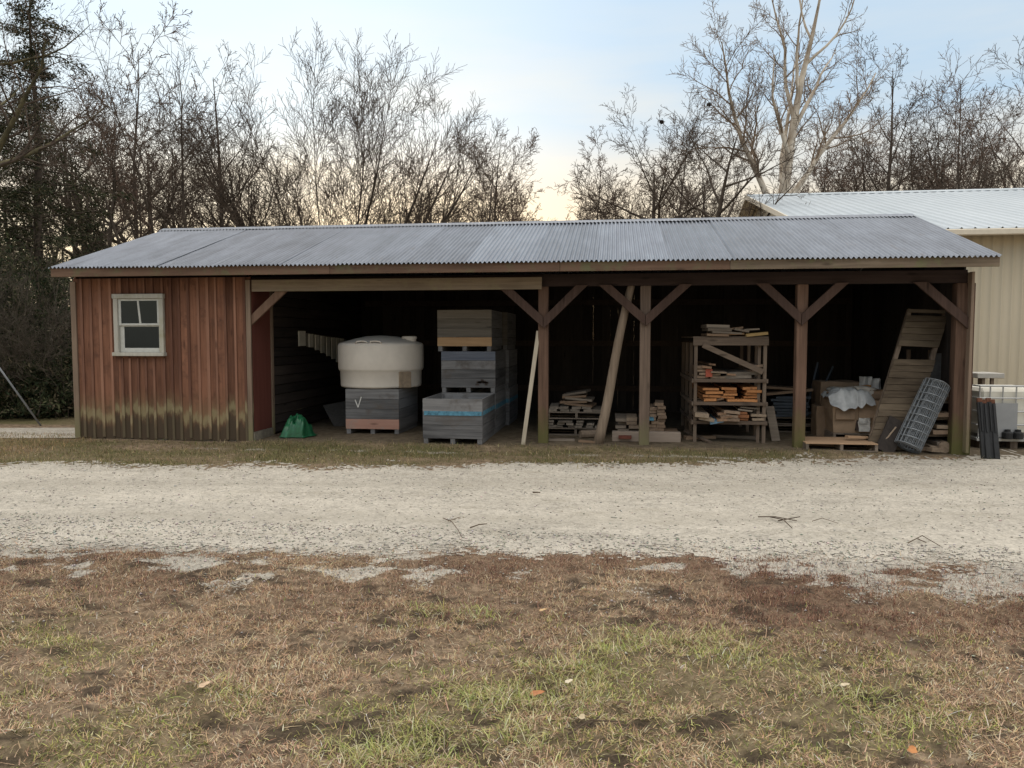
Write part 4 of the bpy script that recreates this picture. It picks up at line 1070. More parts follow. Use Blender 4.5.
MB().obox((cxm + .02, c0.y + .05, zc0 + .12), .12, .03, .17, (0, R(8), 0)).build('torn_hole_shade', m_rot_shade, cb)  # dark slab on the carton front, painted as the shaded inside of a tear
mb = wobbly_box(cxm + .0, cxm + .15, c0.y + .0, c0.y + .035, zc0 + .03, zc0 + .24, .02, 5, 5)
tag(mb.build('paper_rubbish', m_paper), 'crumpled white paper spilling from the torn cardboard box', 'rubbish')
# grey bag draped on the carton
nx, ny = 44, 30; gv = np.zeros((ny, nx, 3))
bx0, bx1 = xat(830, c0.y, 403), xat(875, c0.y, 403)
for j in range(ny):
    for i in range(nx):
        u, v_ = i / (nx - 1), j / (ny - 1)
        x = bx0 + u * (bx1 - bx0); y = c0.y - .03 + v_ * .6
        q = Vector((u * 2.6, v_ * 2, 3.3)); e = 1 - (abs(u - .5) * 2) ** 4
        rim = max(0, .22 - v_) / .22
        z = zc1 + .02 + e * (.075 + .06 * (1 - abs(mnoise.noise(q)) * 2)) - rim * (.08 + .16 * math.sin(u * 3.1) + .10 * max(0, math.sin(u * 6.2 + .3))) + .05 * (1 - abs(mnoise.noise(q * 1.9)) * 2)
        gv[j, i] = (x + .03 * mnoise.noise(q * 1.2), y - .03 * rim, z)
bag = np_mesh('plastic_bag', gv.reshape(-1, 3), grid_faces(nx, ny), m_bag, smooth=True)
tag(bag, 'crumpled grey plastic bag lying over the cardboard box', 'bag')
bb = wobbly_box(cxm - cw * .48, cxm + cw * .40, c0.y + .95, c0.y + 1.5, FZ, onY(845, 382, c0.y + .95).z, .03, 8)
tag(bb.build('cardboard_box', m_card2), 'taller brown cardboard box standing behind the one with the grey bag', 'box')
yo = c0.y + .45
tag(MB().obox((xat(858, yo, 389), yo + .1, onY(858, 389, yo).z - .01), .44, .14, .085, (0, R(-8), R(6))).build('timber_block', wood('orange_timber', (.32, .15, .05), (.50, .27, .11), 'X', .2), bevel=.004), 'orange-brown timber block lying behind the grey bag', 'timber')
xo = xat(872, yo + .3, 385)
for k, (dx, rz, lb) in enumerate(((-.07, .25, 'left of two white sacks standing behind the cardboard box'), (.08, -.2, 'right of two white sacks standing behind the cardboard box'))):
    mb = wobbly_box(xo + dx - .075, xo + dx + .075, yo + .3 + .05 * k, yo + .42 + .05 * k, FZ + .45, onY(872, 377 + 2 * k, yo + .3).z, .035, 11 + k, 6)
    tag(mb.build('paper_sack', m_paper), lb, 'sack', 'white sacks behind the cardboard box')
wobbly_ = wobbly_box(xo - .2, xo + .2, yo + .25, yo + .7, FZ, FZ + .45, .01, 15, 4)
tag(wobbly_.build('storage_crate', m_card2), 'brown crate under the two white sacks behind the cardboard box', 'crate')
# pallet with fresh plywood sheet in front
p0 = gnd(806, 451, .04); p1 = gnd(875, 451, .04)
make_pallet('low pallet with a fresh orange-tan plywood top right of the mossy post', (p0.x + p1.x) / 2, p0.y, FZ - .02, p1.x - p0.x, .75, 0, m_palnew)
# curved hose or strip between pallet and panel
pts = [onY(868, 451, 11.72), onY(878, 445, 11.78), onY(888, 437, 11.82), onY(896, 427, 11.88)]
tag(MB().tube(pts, .012, 6).build('bent_strip', m_olt, smooth=True), 'thin bent wooden strip leaning at the foot of the slatted panel', 'strip')
# tall slatted panel leaning
m_pan = wood('weathered_panel_slats', (.062, .047, .033), (.165, .13, .092), 'X', .7, knots=False)
A = Vector((gnd(876, 453, .05).x, 11.86, .05)); Bt = onY(909, 309, 12.5)
wv = Vector((.60, .10, 0)) ; 
pn = thing('slatted_panel', 'tall weathered slatted wooden panel leaning near the right end of the shed', 'panel', A)
up = (Bt - A); Lp = up.length; ud = up.normalized()
wd_ = Vector((1, .12, -.03)).normalized(); nv = wd_.cross(ud).normalized()      # racked out of square: the slats stay level
def ppt(s_, t): return A + wd_ * s_ * .60 + ud * t * Lp
for s_ in (.04, .96):
    MB().beam(ppt(s_, .0) + nv * -.03, ppt(s_, 1.0) + nv * -.03, .06, .05, wd_).build('stringer', m_rack, pn)
sl_lo = MB(); sl_hi = MB(); n = 22
for i in range(n):
    t0 = i / n; t1 = (i + .93) / n
    if .635 < (t0 + t1) / 2 < .725 or (t0 + t1) / 2 > .955: continue
    tgt = sl_lo if t0 < .65 else sl_hi
    a, b_ = ppt(-.02 + random.uniform(-.01, .01), (t0 + t1) / 2) + nv * .012, ppt(1.02, (t0 + t1) / 2) + nv * .012
    e0, e1_ = random.uniform(-.03, .0), random.uniform(1.0, 1.03); k0 = random.uniform(-.002, .002)
    tgt.quad8([ppt(s_, t_) + nv * h_ for h_ in (.002, .022) for s_, t_ in ((e0, t0 + k0), (e1_, t0 - k0), (e1_, t1 - k0), (e0, t1 + k0))])
sl_lo.build('lower_slats', m_pan, pn); sl_hi.build('upper_slats', m_pan, pn)
MB().beam(ppt(0, .985) + nv * .012, ppt(1, .985) + nv * .012, .05, .02, ud).build('top_rail', m_pan, pn)
# roll of wire mesh
m_wire = plain('galvanised_wire', (.21, .23, .25), .6, .2, .2, 10)
ra = Vector((gnd(907, 451, .05).x, 11.72, .11)); rb = onY(937, 384, 12.0)
ax = (rb - ra); Lr = ax.length; ad = ax.normalized(); e1 = Vector((0, 1, 0)); e1 = (e1 - ad * e1.dot(ad)).normalized(); e2 = ad.cross(e1)
rl = thing('wire_mesh_roll', 'upright roll of grey wire mesh leaning on the slatted panel', 'wire roll', ra)
for lay, rr in enumerate((.182, .166, .15, .128, .10)):
    mb = MB(); nw = 15
    for i in range(nw):
        a = 2 * math.pi * i / nw + lay * .3
        d_ = e1 * math.cos(a) * rr + e2 * math.sin(a) * rr
        mb.tube([ra + d_, ra + d_ + ad * Lr], .0042, 4, False)
    for i in range(10):
        t = i / 9; 
        pts = []
        for k in range(21):
            a = 2 * math.pi * k / 20; wob = 1 + .03 * math.sin(3 * a + lay)
            pts.append(ra + ad * (Lr * min(1, max(0, t + .012 * math.sin(2 * a + lay)))) + (e1 * math.cos(a) + e2 * math.sin(a)) * rr * wob)
        mb.tube(pts, .006, 4, False)
    mb.build('mesh_layer', m_wire, rl)
# pile of scrap between roll and corner post
a = gnd(948, 453, .03)
sr = thing('scrap_shelf', 'dark low shelf of scrap planks behind the right corner post', 'shelf', (a.x, 12.0, .02))
for k, z in enumerate((.22, .47, .72)): MB().box(xat(925, 12.1), XR - .01, 12.1, 12.9, z, z + .03).build('shelf_board', m_oldy, sr)
for xx in (xat(927, 12.1), XR - .06): MB().box(xx, xx + .05, 12.93, 12.98, .0, 1.5).build('upright', m_rack, sr)
MB().box(xat(925, 12.1), XR - .01, 12.985, 13.01, 1.05, 1.15).build('back_rail', m_rackx, sr)
for i, (px, z, w_, th, mm, lb) in enumerate(((941, .045, .30, .07, m_olt, 'pale plank end lying under the dark scrap shelf'), (947, .12, .32, .05, m_oldy, 'grey plank lying on the pale one under the scrap shelf'), (944, .285, .34, .06, m_lum, 'brown plank on the lowest board of the scrap shelf'), (947, .36, .26, .05, m_olt, 'pale plank lying on the brown one on the scrap shelf'), (945, .54, .3, .06, m_lum, 'brown plank on the middle board of the scrap shelf'))):
    board('scrap_plank', (xat(px, 12.0), 12.35, z + .02), w_, .8, th, mm, lb, (0, random.uniform(-.1, .1), random.uniform(-.1, .1)), 'planks on the scrap shelf')
a = gnd(951, 455, .0)
tag(MB().tube([(a.x - .03, 11.9, .09), (a.x + .03, 12.3, .09)], .085, 12).build('round_block', m_olt), 'short round pale block on the ground beside the corner post', 'block')
for px, z, lb in ((938, 1.1, 'dull tin sheet standing upright behind the wire roll'),):
    xx = xat(px, 12.6)
    tag(MB().box(xx - .14, xx + .14, 12.62, 12.64, .75, 1.45).build('tin_sheet', plain('dull_tin', (.12, .125, .13), .5, .3, .3, 8)), lb, 'sheet')

# odds and ends that fill the rack and the right-hand bays
def heap(items):
    for nm, px, py, Y, z, sx, sy, sz, mat, lb, rot in items:
        board(nm, (xat(px, Y, py), Y + sy / 2, z + sz / 2), sx, sy, sz, mat, lb, rot, GROUPB)
m_split = wood('split_brown_wood', (.13, .08, .05), (.33, .215, .14), 'Y', .8)
rack_stack(733, 0, 2, .16, .04, m_split, 'brown split board just left of the wide grey planks on the upper rack shelf', 'split boards on the upper shelf', tilt=.08)
rack_stack(721, 1, 2, .13, .035, m_split, 'dark narrow board between the left and centre orange stacks', 'narrow boards on the middle shelf', tz=.02, tilt=-.25)
rack_stack(722, 2, 3, .18, .04, m_split, 'split brown board between the blue board and the brown boards low on the rack', 'split boards on the lowest shelf', y=-.1, tilt=-.1)
rack_stack(748, 2, 2, .3, .03, m_old, 'thin grey board lying across the lowest rack shelf on the right', 'thin grey boards on the lowest shelf', tz=.15, tilt=.09)
heap([
 ('scrap_board', 700, 440, YK + .35, FZ, .5, .12, .05, m_brownl, 'brown board lying on the dirt under the rack at the left', (0, 0, .3)),
 ('scrap_board', 735, 440, YK + .5, FZ, .7, .14, .045, m_old, 'grey board lying on the dirt under the middle of the rack', (0, 0, -.2)),
 ('scrap_board', 822, 441, 12.0, FZ, .42, .1, .05, m_brownl, 'dark brown board on the dirt left of the cardboard box pallet', (0, 0, -.35)),
 ('scrap_board', 858, 444, 11.95, FZ + .135, .34, .09, .03, m_palnew, 'short tan offcut lying on the back of the plywood pallet', (0, .05, .25)),
 ('scrap_board', 938, 452, 11.85, .02, .3, .1, .06, m_olt, 'pale offcut on the ground between the wire roll and the corner post', (0, .1, .5)),
 ('scrap_board', 930, 452, 12.0, .02, .26, .12, .05, m_lum, 'brown offcut on the ground just behind the wire roll', (0, -.1, -.6)),
])
for k, (b0, b1, wd, lb, mm) in enumerate((((884, 447), (898, 420), .26, 'dark board leaning low between the slatted panel and the wire roll', m_inner), ((955, 440), (957, 330), .09, 'thin dark plank standing upright beside the corner post', m_lum), ((945, 440), (949, 318), .12, 'old grey plank standing upright behind the wire roll', m_old))):
    Yk = (11.72, 12.3, 12.5, 12.35)[k]
    a = onY(*b0, Yk); b_ = onY(*b1, Yk + .25); a.z = .03
    tag(MB().beam(a, b_, wd, .025, (1, .15, 0)).build('leaning_plank', mm), lb, 'plank', 'planks leaning in the right-hand bays')
for k, (px, py, lb) in enumerate(((838, 398, 'brown paper sack folded beside the grey bag on the left'), (877, 402, 'brown paper sack between the grey bag and the slatted panel'))):
    x_ = xat(px, c0.y + .3, py)
    tag(wobbly_box(x_ - .13, x_ + .13, c0.y + .25, c0.y + .6, zc1 - .02, zc1 + .12 + .04 * k, .04, 21 + k, 6).build('brown_sack', m_card2), lb, 'sack', 'brown sacks on the cardboard box')

heap([
 ('scrap_board', 560, 440, 12.05, FZ, .45, .09, .03, m_old, 'short grey stick on the dirt in front of the packed pallets', (0, 0, .15)),
 ('scrap_board', 588, 440, 11.9, FZ, .3, .08, .03, m_brownl, 'brown stick on the dirt at the foot of the leaning log', (0, 0, -.4)),
 ('scrap_board', 814, 436, 12.35, FZ, .6, .1, .04, m_old, 'grey board on the dirt behind the mossy post', (0, 0, .12)),
 ('scrap_board', 820, 432, 12.6, FZ, .5, .12, .05, m_lum, 'brown board on the dirt in front of the leaning blue sheets', (0, 0, -.2)),
 ('scrap_plank', 942, 430, 12.05, .50, .34, .3, .04, m_old, 'grey plank tilted on the scrap shelf beside the corner post', (0, .18, .1)),
 ('scrap_plank', 946, 405, 12.1, .76, .30, .5, .05, m_lum, 'brown plank on the top board of the scrap shelf', (0, -.08, .1)),
 ('scrap_plank', 943, 400, 12.15, .82, .26, .5, .05, m_old, 'grey plank topmost on the scrap shelf', (0, .1, -.1)),
])

# more sacks and sheeting heaped round the cardboard box
m_sackp = plain('pale_sack', (.47, .44, .39), .7, 0, .16, 7, .004)
for k, (px, py, dy, w_, h_, lb, mm) in enumerate(((847, 396, .42, .42, .20, 'bulging pale sack behind the grey bag on the cardboard box', m_sackp), (866, 400, .30, .30, .22, 'slumped pale sack on the right end of the cardboard box', m_sackp), (880, 428, -.02, .16, .30, 'crumpled tan sack wedged between the box and the slatted panel', m_card), (826, 425, .55, .30, .5, 'dark brown carton standing on the dirt left of the big cardboard box', m_card2))):
    x_ = xat(px, c0.y + dy, py); z_ = zc1 - .03 if k < 2 else FZ + (.0 if k == 3 else .12)
    tag(wobbly_box(x_ - w_ / 2, x_ + w_ / 2, c0.y + dy, c0.y + dy + .34, z_, z_ + h_, .05 if k < 3 else .015, 31 + k, 7).build('carton' if k == 3 else 'bulging_sack', mm, smooth=k < 3), lb, 'carton' if k == 3 else 'sack')
rack_stack(709, 0, 2, .14, .035, m_split, 'split brown board lying over the boards at the left of the upper rack shelf', 'loose boards over the left of the upper shelf', tz=.16, tilt=.12)
rack_stack(757, 0, 3, .16, .035, m_lum, 'narrow brown board at the far right of the upper rack shelf', 'narrow boards at the right of the upper shelf', tz=.10, tilt=-.08)
# ------------------------------------------------------------------ right of the shed
m_black = plain('black_post', (.014, .015, .017), .55, 0, .4, 14)
m_rust = plain('rust', (.11, .045, .025), .9, 0, .4, 20)
for i, (pb, ptp, lb) in enumerate(((984, 979, 'first from the left of four black posts leaning on the shed end'), (988.5, 983.5, 'second from the left of four black posts leaning on the shed end'), (993, 988, 'third from the left of four black posts leaning on the shed end'), (997, 992, 'rightmost of four black posts leaning on the shed end'))):
    a = onY(pb, 458.5, 11.46 - .03 * (i % 2)); a.z = 0; b_ = onY(ptp, 398 + 1.5 * (i % 2), 11.62)
    p = thing('black_post', lb, 'post', a, 'black posts leaning on the shed end')
    m_ = a.lerp(b_, .93)
    MB().beam(a, m_, .068, .05, (1, 0, 0)).build('shaft', m_black, p, bevel=.006)
    MB().beam(a.lerp(b_, .45) + Vector((0, -.034, 0)), m_ + Vector((0, -.034, 0)), .02, .02, (1, 0, 0)).build('rib', m_black, p)
    MB().beam(m_, b_, .06, .045, (1, 0, 0)).build('rusty_tip', m_rust, p, bevel=.004)
m_cage = plain('cage_steel', (.42, .43, .43), .45, .4, .12, 12)
m_tote = plain('white_tote_plastic', (.66, .64, .56), .5, 0, .06, 4)
m_plate = plain('grey_plate', (.27, .28, .29), .6, 0, .08, 5)
t0 = onZ(977, 448); IX0, IY0 = t0.x, t0.y; IW = 1.05; IZ0 = .03
IZ1 = onY(1000, 386, IY0).z
ib = thing('caged_tank', 'white plastic tote tank in a grey steel cage beyond the shed end', 'tank', (IX0 + IW / 2, IY0, 0))
body = MB().box(IX0 + .04, IX0 + IW - .04, IY0 + .04, IY0 + 1.1, IZ0 + .17, IZ1 - .04).build('tank_body', m_tote, ib, bevel=.05)
for i, xx in enumerate((.01, .16, .34, .53, .72, .88, IW - .01)): MB().tube([(IX0 + xx, IY0, IZ0 + .12), (IX0 + xx, IY0, IZ1)], .011, 6).build('cage_bar', m_cage, ib)
for zz in (.14, .36, .58, .80, 1.0):
    z = IZ0 + (IZ1 - IZ0) * zz
    MB().tube([(IX0, IY0 - .014, z), (IX0 + IW, IY0 - .014, z)], .012 if zz < 1 else .016, 6).build('cage_rail', m_cage, ib)
    MB().tube([(IX0 - .01, IY0, z), (IX0 - .01, IY0 + 1.12, z)], .012, 6).build('cage_rail', m_cage, ib)
xa, xb = xat(993, IY0), xat(1017, IY0)
MB().box(xa, xb, IY0 - .034, IY0 - .028, onY(1000, 437, IY0).z, onY(1000, 403, IY0).z).build('plate', m_plate, ib)
MB().box(IX0 - .02, IX0 + IW + .02, IY0 - .03, IY0 + 1.15, IZ0 + .085, IZ0 + .12).build('base_frame', m_cage, ib)
for xx in (.03, IW / 2 - .05, IW - .13): MB().box(IX0 + xx, IX0 + xx + .1, IY0 + .0, IY0 + 1.1, 0, IZ0 + .083).build('foot', m_rack, ib)
for px in (1006.5, 1017): 
    xx = xat(px, IY0); MB().lathe((xx, IY0 - .07, IZ0 + .13), [(0, 0), (.075, 0), (.075, .09), (.04, .11), (.04, .14), (0, .14)], 14).build('valve', m_black, ib)
wt = thing('work_table', 'small pale table standing behind the caged tote tank', 'table', (xat(988, 14.6), 14.6, 0))
xa, xb = xat(974, 14.6), xat(1001, 14.6); zt2 = onY(988, 373, 14.6).z
MB().box(xa, xb, 14.5, 15.1, zt2 - .09, zt2).build('table_top', plain('pale_grey_top', (.42, .41, .38), .7, 0, .15), wt, bevel=.008)
for xx in (xa + .1, xb - .2):
    for yy in (14.55, 15.0): MB().box(xx, xx + .05, yy, yy + .05, 0, zt2 - .092).build('leg', m_rack, wt)
# cream metal barn
m_barn, nt, b = new_mat('cream_ribbed_metal')
v = coords(nt, False); n1 = noise_(nt, scaled(nt, v, (.8, .8, .25)), 1.0, 4)
c = ramp(nt, n1, [(.3, (.47, .42, .31)), (.7, (.54, .485, .37))]); L(nt, c, b.inputs['Base Color']); b.inputs['Roughness'].default_value = .6
m_barnroof, nt, b = new_mat('white_ribbed_roof')
v = coords(nt, False); n1 = noise_(nt, scaled(nt, v, (.5, .2, .2)), 1.0, 4)
c = ramp(nt, n1, [(.3, (.35, .40, .44)), (.7, (.42, .47, .51))]); L(nt, c, b.inputs['Base Color']); b.inputs['Roughness'].default_value = .55
m_barntrim = plain('cream_trim', (.62, .57, .47), .55, 0, .06)
BX0, BYF, BYR, BX1 = 5.28, 20.0, 30.0, 42.0
BZE = onY(985, 229.5, 19.6).z; BZR = onY(760, 196.5, BYR).z
bs = (BZR - BZE) / (BYR - 19.6)
barn = thing('metal_barn', 'cream ribbed metal barn with a white roof beyond the right end of the shed', 'barn', (BX0, BYF, 0))
def ribbed(p0, du, dv, nrm, nu, period, rib, h):
    """ribbed sheet: p0 + u*du + v*dv with ribs along v"""
    V, F = [], []
    p0, du, dv, nrm = map(np.array, (p0, du, dv, nrm)); Lu = np.linalg.norm(du); us = [0.]
    ds = [0.]; k = 0
    while us[-1] < Lu:
        b0 = k * period
        for q, hh in ((b0 + period - rib, 0), (b0 + period - rib * .75, h), (b0 + period - rib * .25, h), (b0 + period, 0)):
            us.append(min(q, Lu)); ds.append(hh)
        k += 1
    us = np.array(us); ds = np.array(ds)
    for t in (0, 1):
        V.append(p0 + (us / Lu)[:, None] * du + t * dv + ds[:, None] * nrm)
    return np.concatenate(V), grid_faces(len(us), 2)
V, F = ribbed((BX0 + .05, BYF, 0), (BX1 - BX0, 0, 0), (0, 0, BZE + .02), (0, -1, 0), 0, .23, .06, .025); np_mesh('front_wall', V, F, m_barn, barn)
V, F = ribbed((BX0 + .05, BYF, 0), (0, 20, 0), (0, 0, BZE), (-1, 0, 0), 0, .23, .06, .025); np_mesh('end_wall', V, F, m_barn, barn)
mb = MB(); mb.poly([(BX0 + .05, BYF, BZE), (BX0 + .05, BYF + 20, BZE), (BX0 + .05, BYR, BZE + bs * 10)]); mb.build('gable', m_barn, barn)
V, F = ribbed((BX0 - .45, 19.6, BZE + .03), (BX1 - BX0, 0, 0), (0, BYR - 19.6, bs * (BYR - 19.6)), (0, -.2, 1), 0, .3, .06, .03); rr = np_mesh('roof', V, F, m_barnroof, barn)
V, F = ribbed((BX0 - .45, 40.4, BZE + .03), (BX1 - BX0, 0, 0), (0, BYR - 40.4, bs * (BYR - 19.6)), (0, .2, 1), 0, .3, .06, .03); np_mesh('roof', V, F[:, ::-1], m_barnroof, barn)
mb = MB(); q_ = [(BYR - .3, BZR - .3 * bs + .065), (BYR, BZR + .09), (BYR + .3, BZR - .3 * bs + .065)]
for (ya_, za_), (yb2, zb_) in zip(q_[:-1], q_[1:]): mb.quad8([(BX0 - .45, ya_, za_ - .02), (BX1, ya_, za_ - .02), (BX1, yb2, zb_ - .02), (BX0 - .45, yb2, zb_ - .02), (BX0 - .45, ya_, za_), (BX1, ya_, za_), (BX1, yb2, zb_), (BX0 - .45, yb2, zb_)])
mb.build('ridge_cap', m_barnroof, rr)
MB().box(BX0 - .45, BX1, 19.47, 19.6, BZE - .14, BZE + .01).build('gutter', m_barntrim, barn, bevel=.02)
MB().box(BX0 + .06, BX1, 19.6, BYF - .03, BZE - .03, BZE - .005).build('soffit', m_barntrim, barn)
m_soffit = plain('pale_soffit', (.70, .66, .56), .6, 0, .05)
for y0_, y1_ in ((19.6, BYR), (40.4, BYR)):
    za_, zb_ = BZE, BZR
    MB().quad8([(BX0 - .50, y0_, za_ - .10), (BX0 - .46, y0_, za_ - .10), (BX0 - .46, y1_, zb_ - .10), (BX0 - .50, y1_, zb_ - .10), (BX0 - .50, y0_, za_ + .06), (BX0 - .46, y0_, za_ + .06), (BX0 - .46, y1_, zb_ + .06), (BX0 - .50, y1_, zb_ + .06)]).build('rake_trim', m_barntrim, barn)
    MB().quad8([(BX0 - .458, y0_, za_ - .05), (BX0 + .02, y0_, za_ - .05), (BX0 + .02, y1_, zb_ - .05), (BX0 - .458, y1_, zb_ - .05), (BX0 - .458, y0_, za_ - .02), (BX0 + .02, y0_, za_ - .02), (BX0 + .02, y1_, zb_ - .02), (BX0 - .458, y1_, zb_ - .02)]).build('soffit', m_soffit, barn)
# guy wire at the left
ga = onZ(41, 426, 0); gd_ = onY(-2, 366, ga.y - .3); dd = (gd_ - ga).normalized()
gw = thing('guy_wire', 'grey guy wire slanting up to the left out of the ground beside the path', 'guy wire', ga)
MB().tube([ga + dd * 2.2, ga + dd * 9], .008, 6).build('cable', m_cage, gw)
MB().tube([ga, ga + dd * 2.2], .017, 8).build('guard', plain('grey_guard', (.22, .24, .26), .6, .1, .1), gw, smooth=True)

# ------------------------------------------------------------------ trees
def bark(name, dark, light, sc=6):
    m, nt, b = new_mat(name); v = coords(nt, False)
    n = noise_(nt, scaled(nt, v, (sc, sc, sc * .3)), 1.0, 5, .65)
    c = ramp(nt, n, [(.35, dark), (.65, light)]); L(nt, c, b.inputs['Base Color']); b.inputs['Roughness'].default_value = .95; b.inputs['Specular IOR Level'].default_value = .1
    return m
m_bark = bark('grey_brown_bark', (.042, .034, .028), (.11, .09, .073))
m_twigs = bark('brown_twigs', (.058, .045, .036), (.12, .094, .074))
m_syc = bark('pale_sycamore_bark', (.24, .19, .14), (.66, .60, .51), 2.0)
m_syctw = bark('tan_sycamore_twigs', (.15, .11, .08), (.27, .205, .15))
m_redtw = bark('reddish_twigs', (.10, .068, .053), (.19, .135, .105))

def unit(v): return v / (np.linalg.norm(v) + 1e-9)
def grow(rng, p, d, Ln, r, lvl, P, out):
    n = P['seg'][lvl]; pts = [p]; rad = [r]; st = Ln / n; dirs = [d]
    end = P['tip'][lvl]
    for i in range(n):
        d = unit(d + rng.normal(size=3) * P['wander'][lvl] + np.array([0, 0, P['up'][lvl]]))
        p = p + d * st; pts.append(p); dirs.append(d)
        rad.append(max(P['rmin'], r * (1 - (1 - end) * (i + 1) / n)))
    out[lvl].append((np.array(pts), np.array(rad)))
    if lvl + 1 >= len(P['n']): return
    k = max(1, int(round(P['n'][lvl + 1] * rng.uniform(.75, 1.25) * (min(1.6, Ln / P['ref'][lvl]) if lvl else 1))))
    az = rng.uniform(0, 6.28)
    for j in range(k):
        t = P['t0'][lvl] + (1 - P['t0'][lvl]) * ((j + rng.uniform(.2, 1)) / k) ** P.get('tp', 1.0)
        f = min(t * n, n - 1e-3); i = int(f); q = pts[i] + (pts[i + 1] - pts[i]) * (f - i)
        rr = rad[i] + (rad[i + 1] - rad[i]) * (f - i)
        dd = dirs[i + 1]; az += 2.4 + rng.normal() * .5
        a = np.cross(dd, [0.31, .17, .94] if abs(dd[2]) < .95 else [1, 0, 0]); a = unit(a); b = np.cross(dd, a)
        ang = R(P['ang'][lvl + 1]) * rng.uniform(.7, 1.3)
        if lvl == 0 and 'dome' in P:        # leaders fan out evenly, the outer ones lowest on the trunk
            ang = R(P['dome']) * math.sqrt((k - j - .5) / k) * rng.uniform(.92, 1.08)
        nd = unit(dd * math.cos(ang) + (a * math.cos(az) + b * math.sin(az)) * math.sin(ang))
        nl = Ln * P['ratio'][lvl + 1] * (rng.uniform(.65, 1.2) if lvl or 'rnd' not in P else rng.uniform(1 - P['rnd'], 1 + P['rnd'])) * (1 - P['tapL'][lvl] * t)
        grow(np.random.default_rng(int(rng.integers(1 << 31))) if lvl <= 1 else rng, q, nd, nl, max(P['rmin'], rr * P['rr'][lvl]), lvl + 1, P, out)
def tubes(branches, sides):
    Vs, Fs, off = [], [], 0
    by = {}
    for pts, rad in branches: by.setdefault(len(pts), []).append((pts, rad))
    for n, lst in by.items():
        Pn = np.array([q[0] for q in lst]); Rn = np.array([q[1] for q in lst]); B = len(lst)
        T = np.gradient(Pn, axis=1); T /= np.linalg.norm(T, axis=2, keepdims=True) + 1e-9
        ref = np.where(np.abs(T[:, :1, 2:3]) > .9, np.array([[[1., 0, 0]]]), np.array([[[0, 0, 1.]]]))
        U = np.cross(T, ref); U /= np.linalg.norm(U, axis=2, keepdims=True) + 1e-9; W = np.cross(T, U)
        a = 2 * np.pi * np.arange(sides) / sides
        V = Pn[:, :, None] + Rn[:, :, None, None] * (U[:, :, None] * np.cos(a)[None, None, :, None] + W[:, :, None] * np.sin(a)[None, None, :, None])
        i, k, j = np.meshgrid(np.arange(B), np.arange(n - 1), np.arange(sides), indexing='ij')
        b0 = off + i * n * sides + k * sides
        F = np.stack([b0 + j, b0 + (j + 1) % sides, b0 + sides + (j + 1) % sides, b0 + sides + j], -1).reshape(-1, 4)
        Vs.append(V.reshape(-1, 3)); Fs.append(F); off += B * n * sides
    return np.concatenate(Vs), np.concatenate(Fs)
BASE = dict(seg=[9, 8, 6, 4, 3], tip=[.07, .12, .2, .35, .5], wander=[.06, .09, .12, .14, .15], up=[.04, .05, .05, .05, .04],
            rmin=.006, n=[1, 13, 10, 7, 8], t0=[.3, .2, .15, .12], ang=[0, 42, 40, 42, 40], ratio=[1, .5, .42, .5, .58], tapL=[.45, .45, .4, .35], rr=[.5, .5, .55, .6])
def mk(**k): q = dict(BASE); q.update(k); return q
FORMS = dict(
    vase=mk(n=[1, 17, 22, 10, 9], t0=[.02, .30, .12, .1], ang=[0, 34, 31, 36, 38], dome=47, ratio=[1, 1.0, .34, .45, .55], up=[.02, .020, .03, .045, .05], rr=[.66, .4, .5, .6], tapL=[.0, .35, .4, .35], tip=[.07, .06, .2, .35, .5], seg=[4, 12, 8, 5, 3], wander=[.03, .028, .04, .055, .07], rnd=.08),
    oak=mk(n=[1, 12, 10, 7, 7], t0=[.36, .34, .2, .12], ang=[0, 55, 48, 45, 42], ratio=[1, .6, .48, .48, .55], wander=[.06, .10, .10, .10, .09], up=[.05, .055, .05, .04, .03], rr=[.66, .55, .55, .6]),
    slender=mk(n=[1, 19, 9, 7, 7], t0=[.28, .3, .2, .12], ang=[0, 46, 42, 42, 42], ratio=[1, .42, .45, .5, .58], wander=[.04, .07, .08, .085, .085], tapL=[.6, .45, .4, .35]),
    multi=mk(rr=[.7, .36, .5, .6], n=[1, 7, 12, 7, 6], t0=[.05, .44, .2, .12], ang=[0, 20, 46, 44, 42], ratio=[1, 3.4, .36, .46, .55], seg=[3, 11, 7, 4, 3], wander=[.02, .055, .075, .085, .085], up=[.02, .045, .04, .03, .02]),
    sycamore=mk(n=[1, 10, 11, 9, 7], t0=[.36, .25, .15, .12], ang=[0, 30, 42, 44, 42], ratio=[1, .52, .40, .44, .5], wander=[.05, .10, .14, .17, .18], up=[.05, .11, .08, .05, .04], tip=[.10, .15, .2, .35, .5], tapL=[.4, .45, .4, .35], rr=[.62, .5, .55, .6]),
    scrub=mk(n=[1, 6, 11, 8, 6], t0=[.05, .1, .1, .1], ang=[0, 26, 42, 42, 42], ratio=[1, 4.0, .36, .48, .55], seg=[2, 8, 5, 4, 3], wander=[.02, .12, .16, .18, .18], up=[.02, .03, .03, .03, .02]))
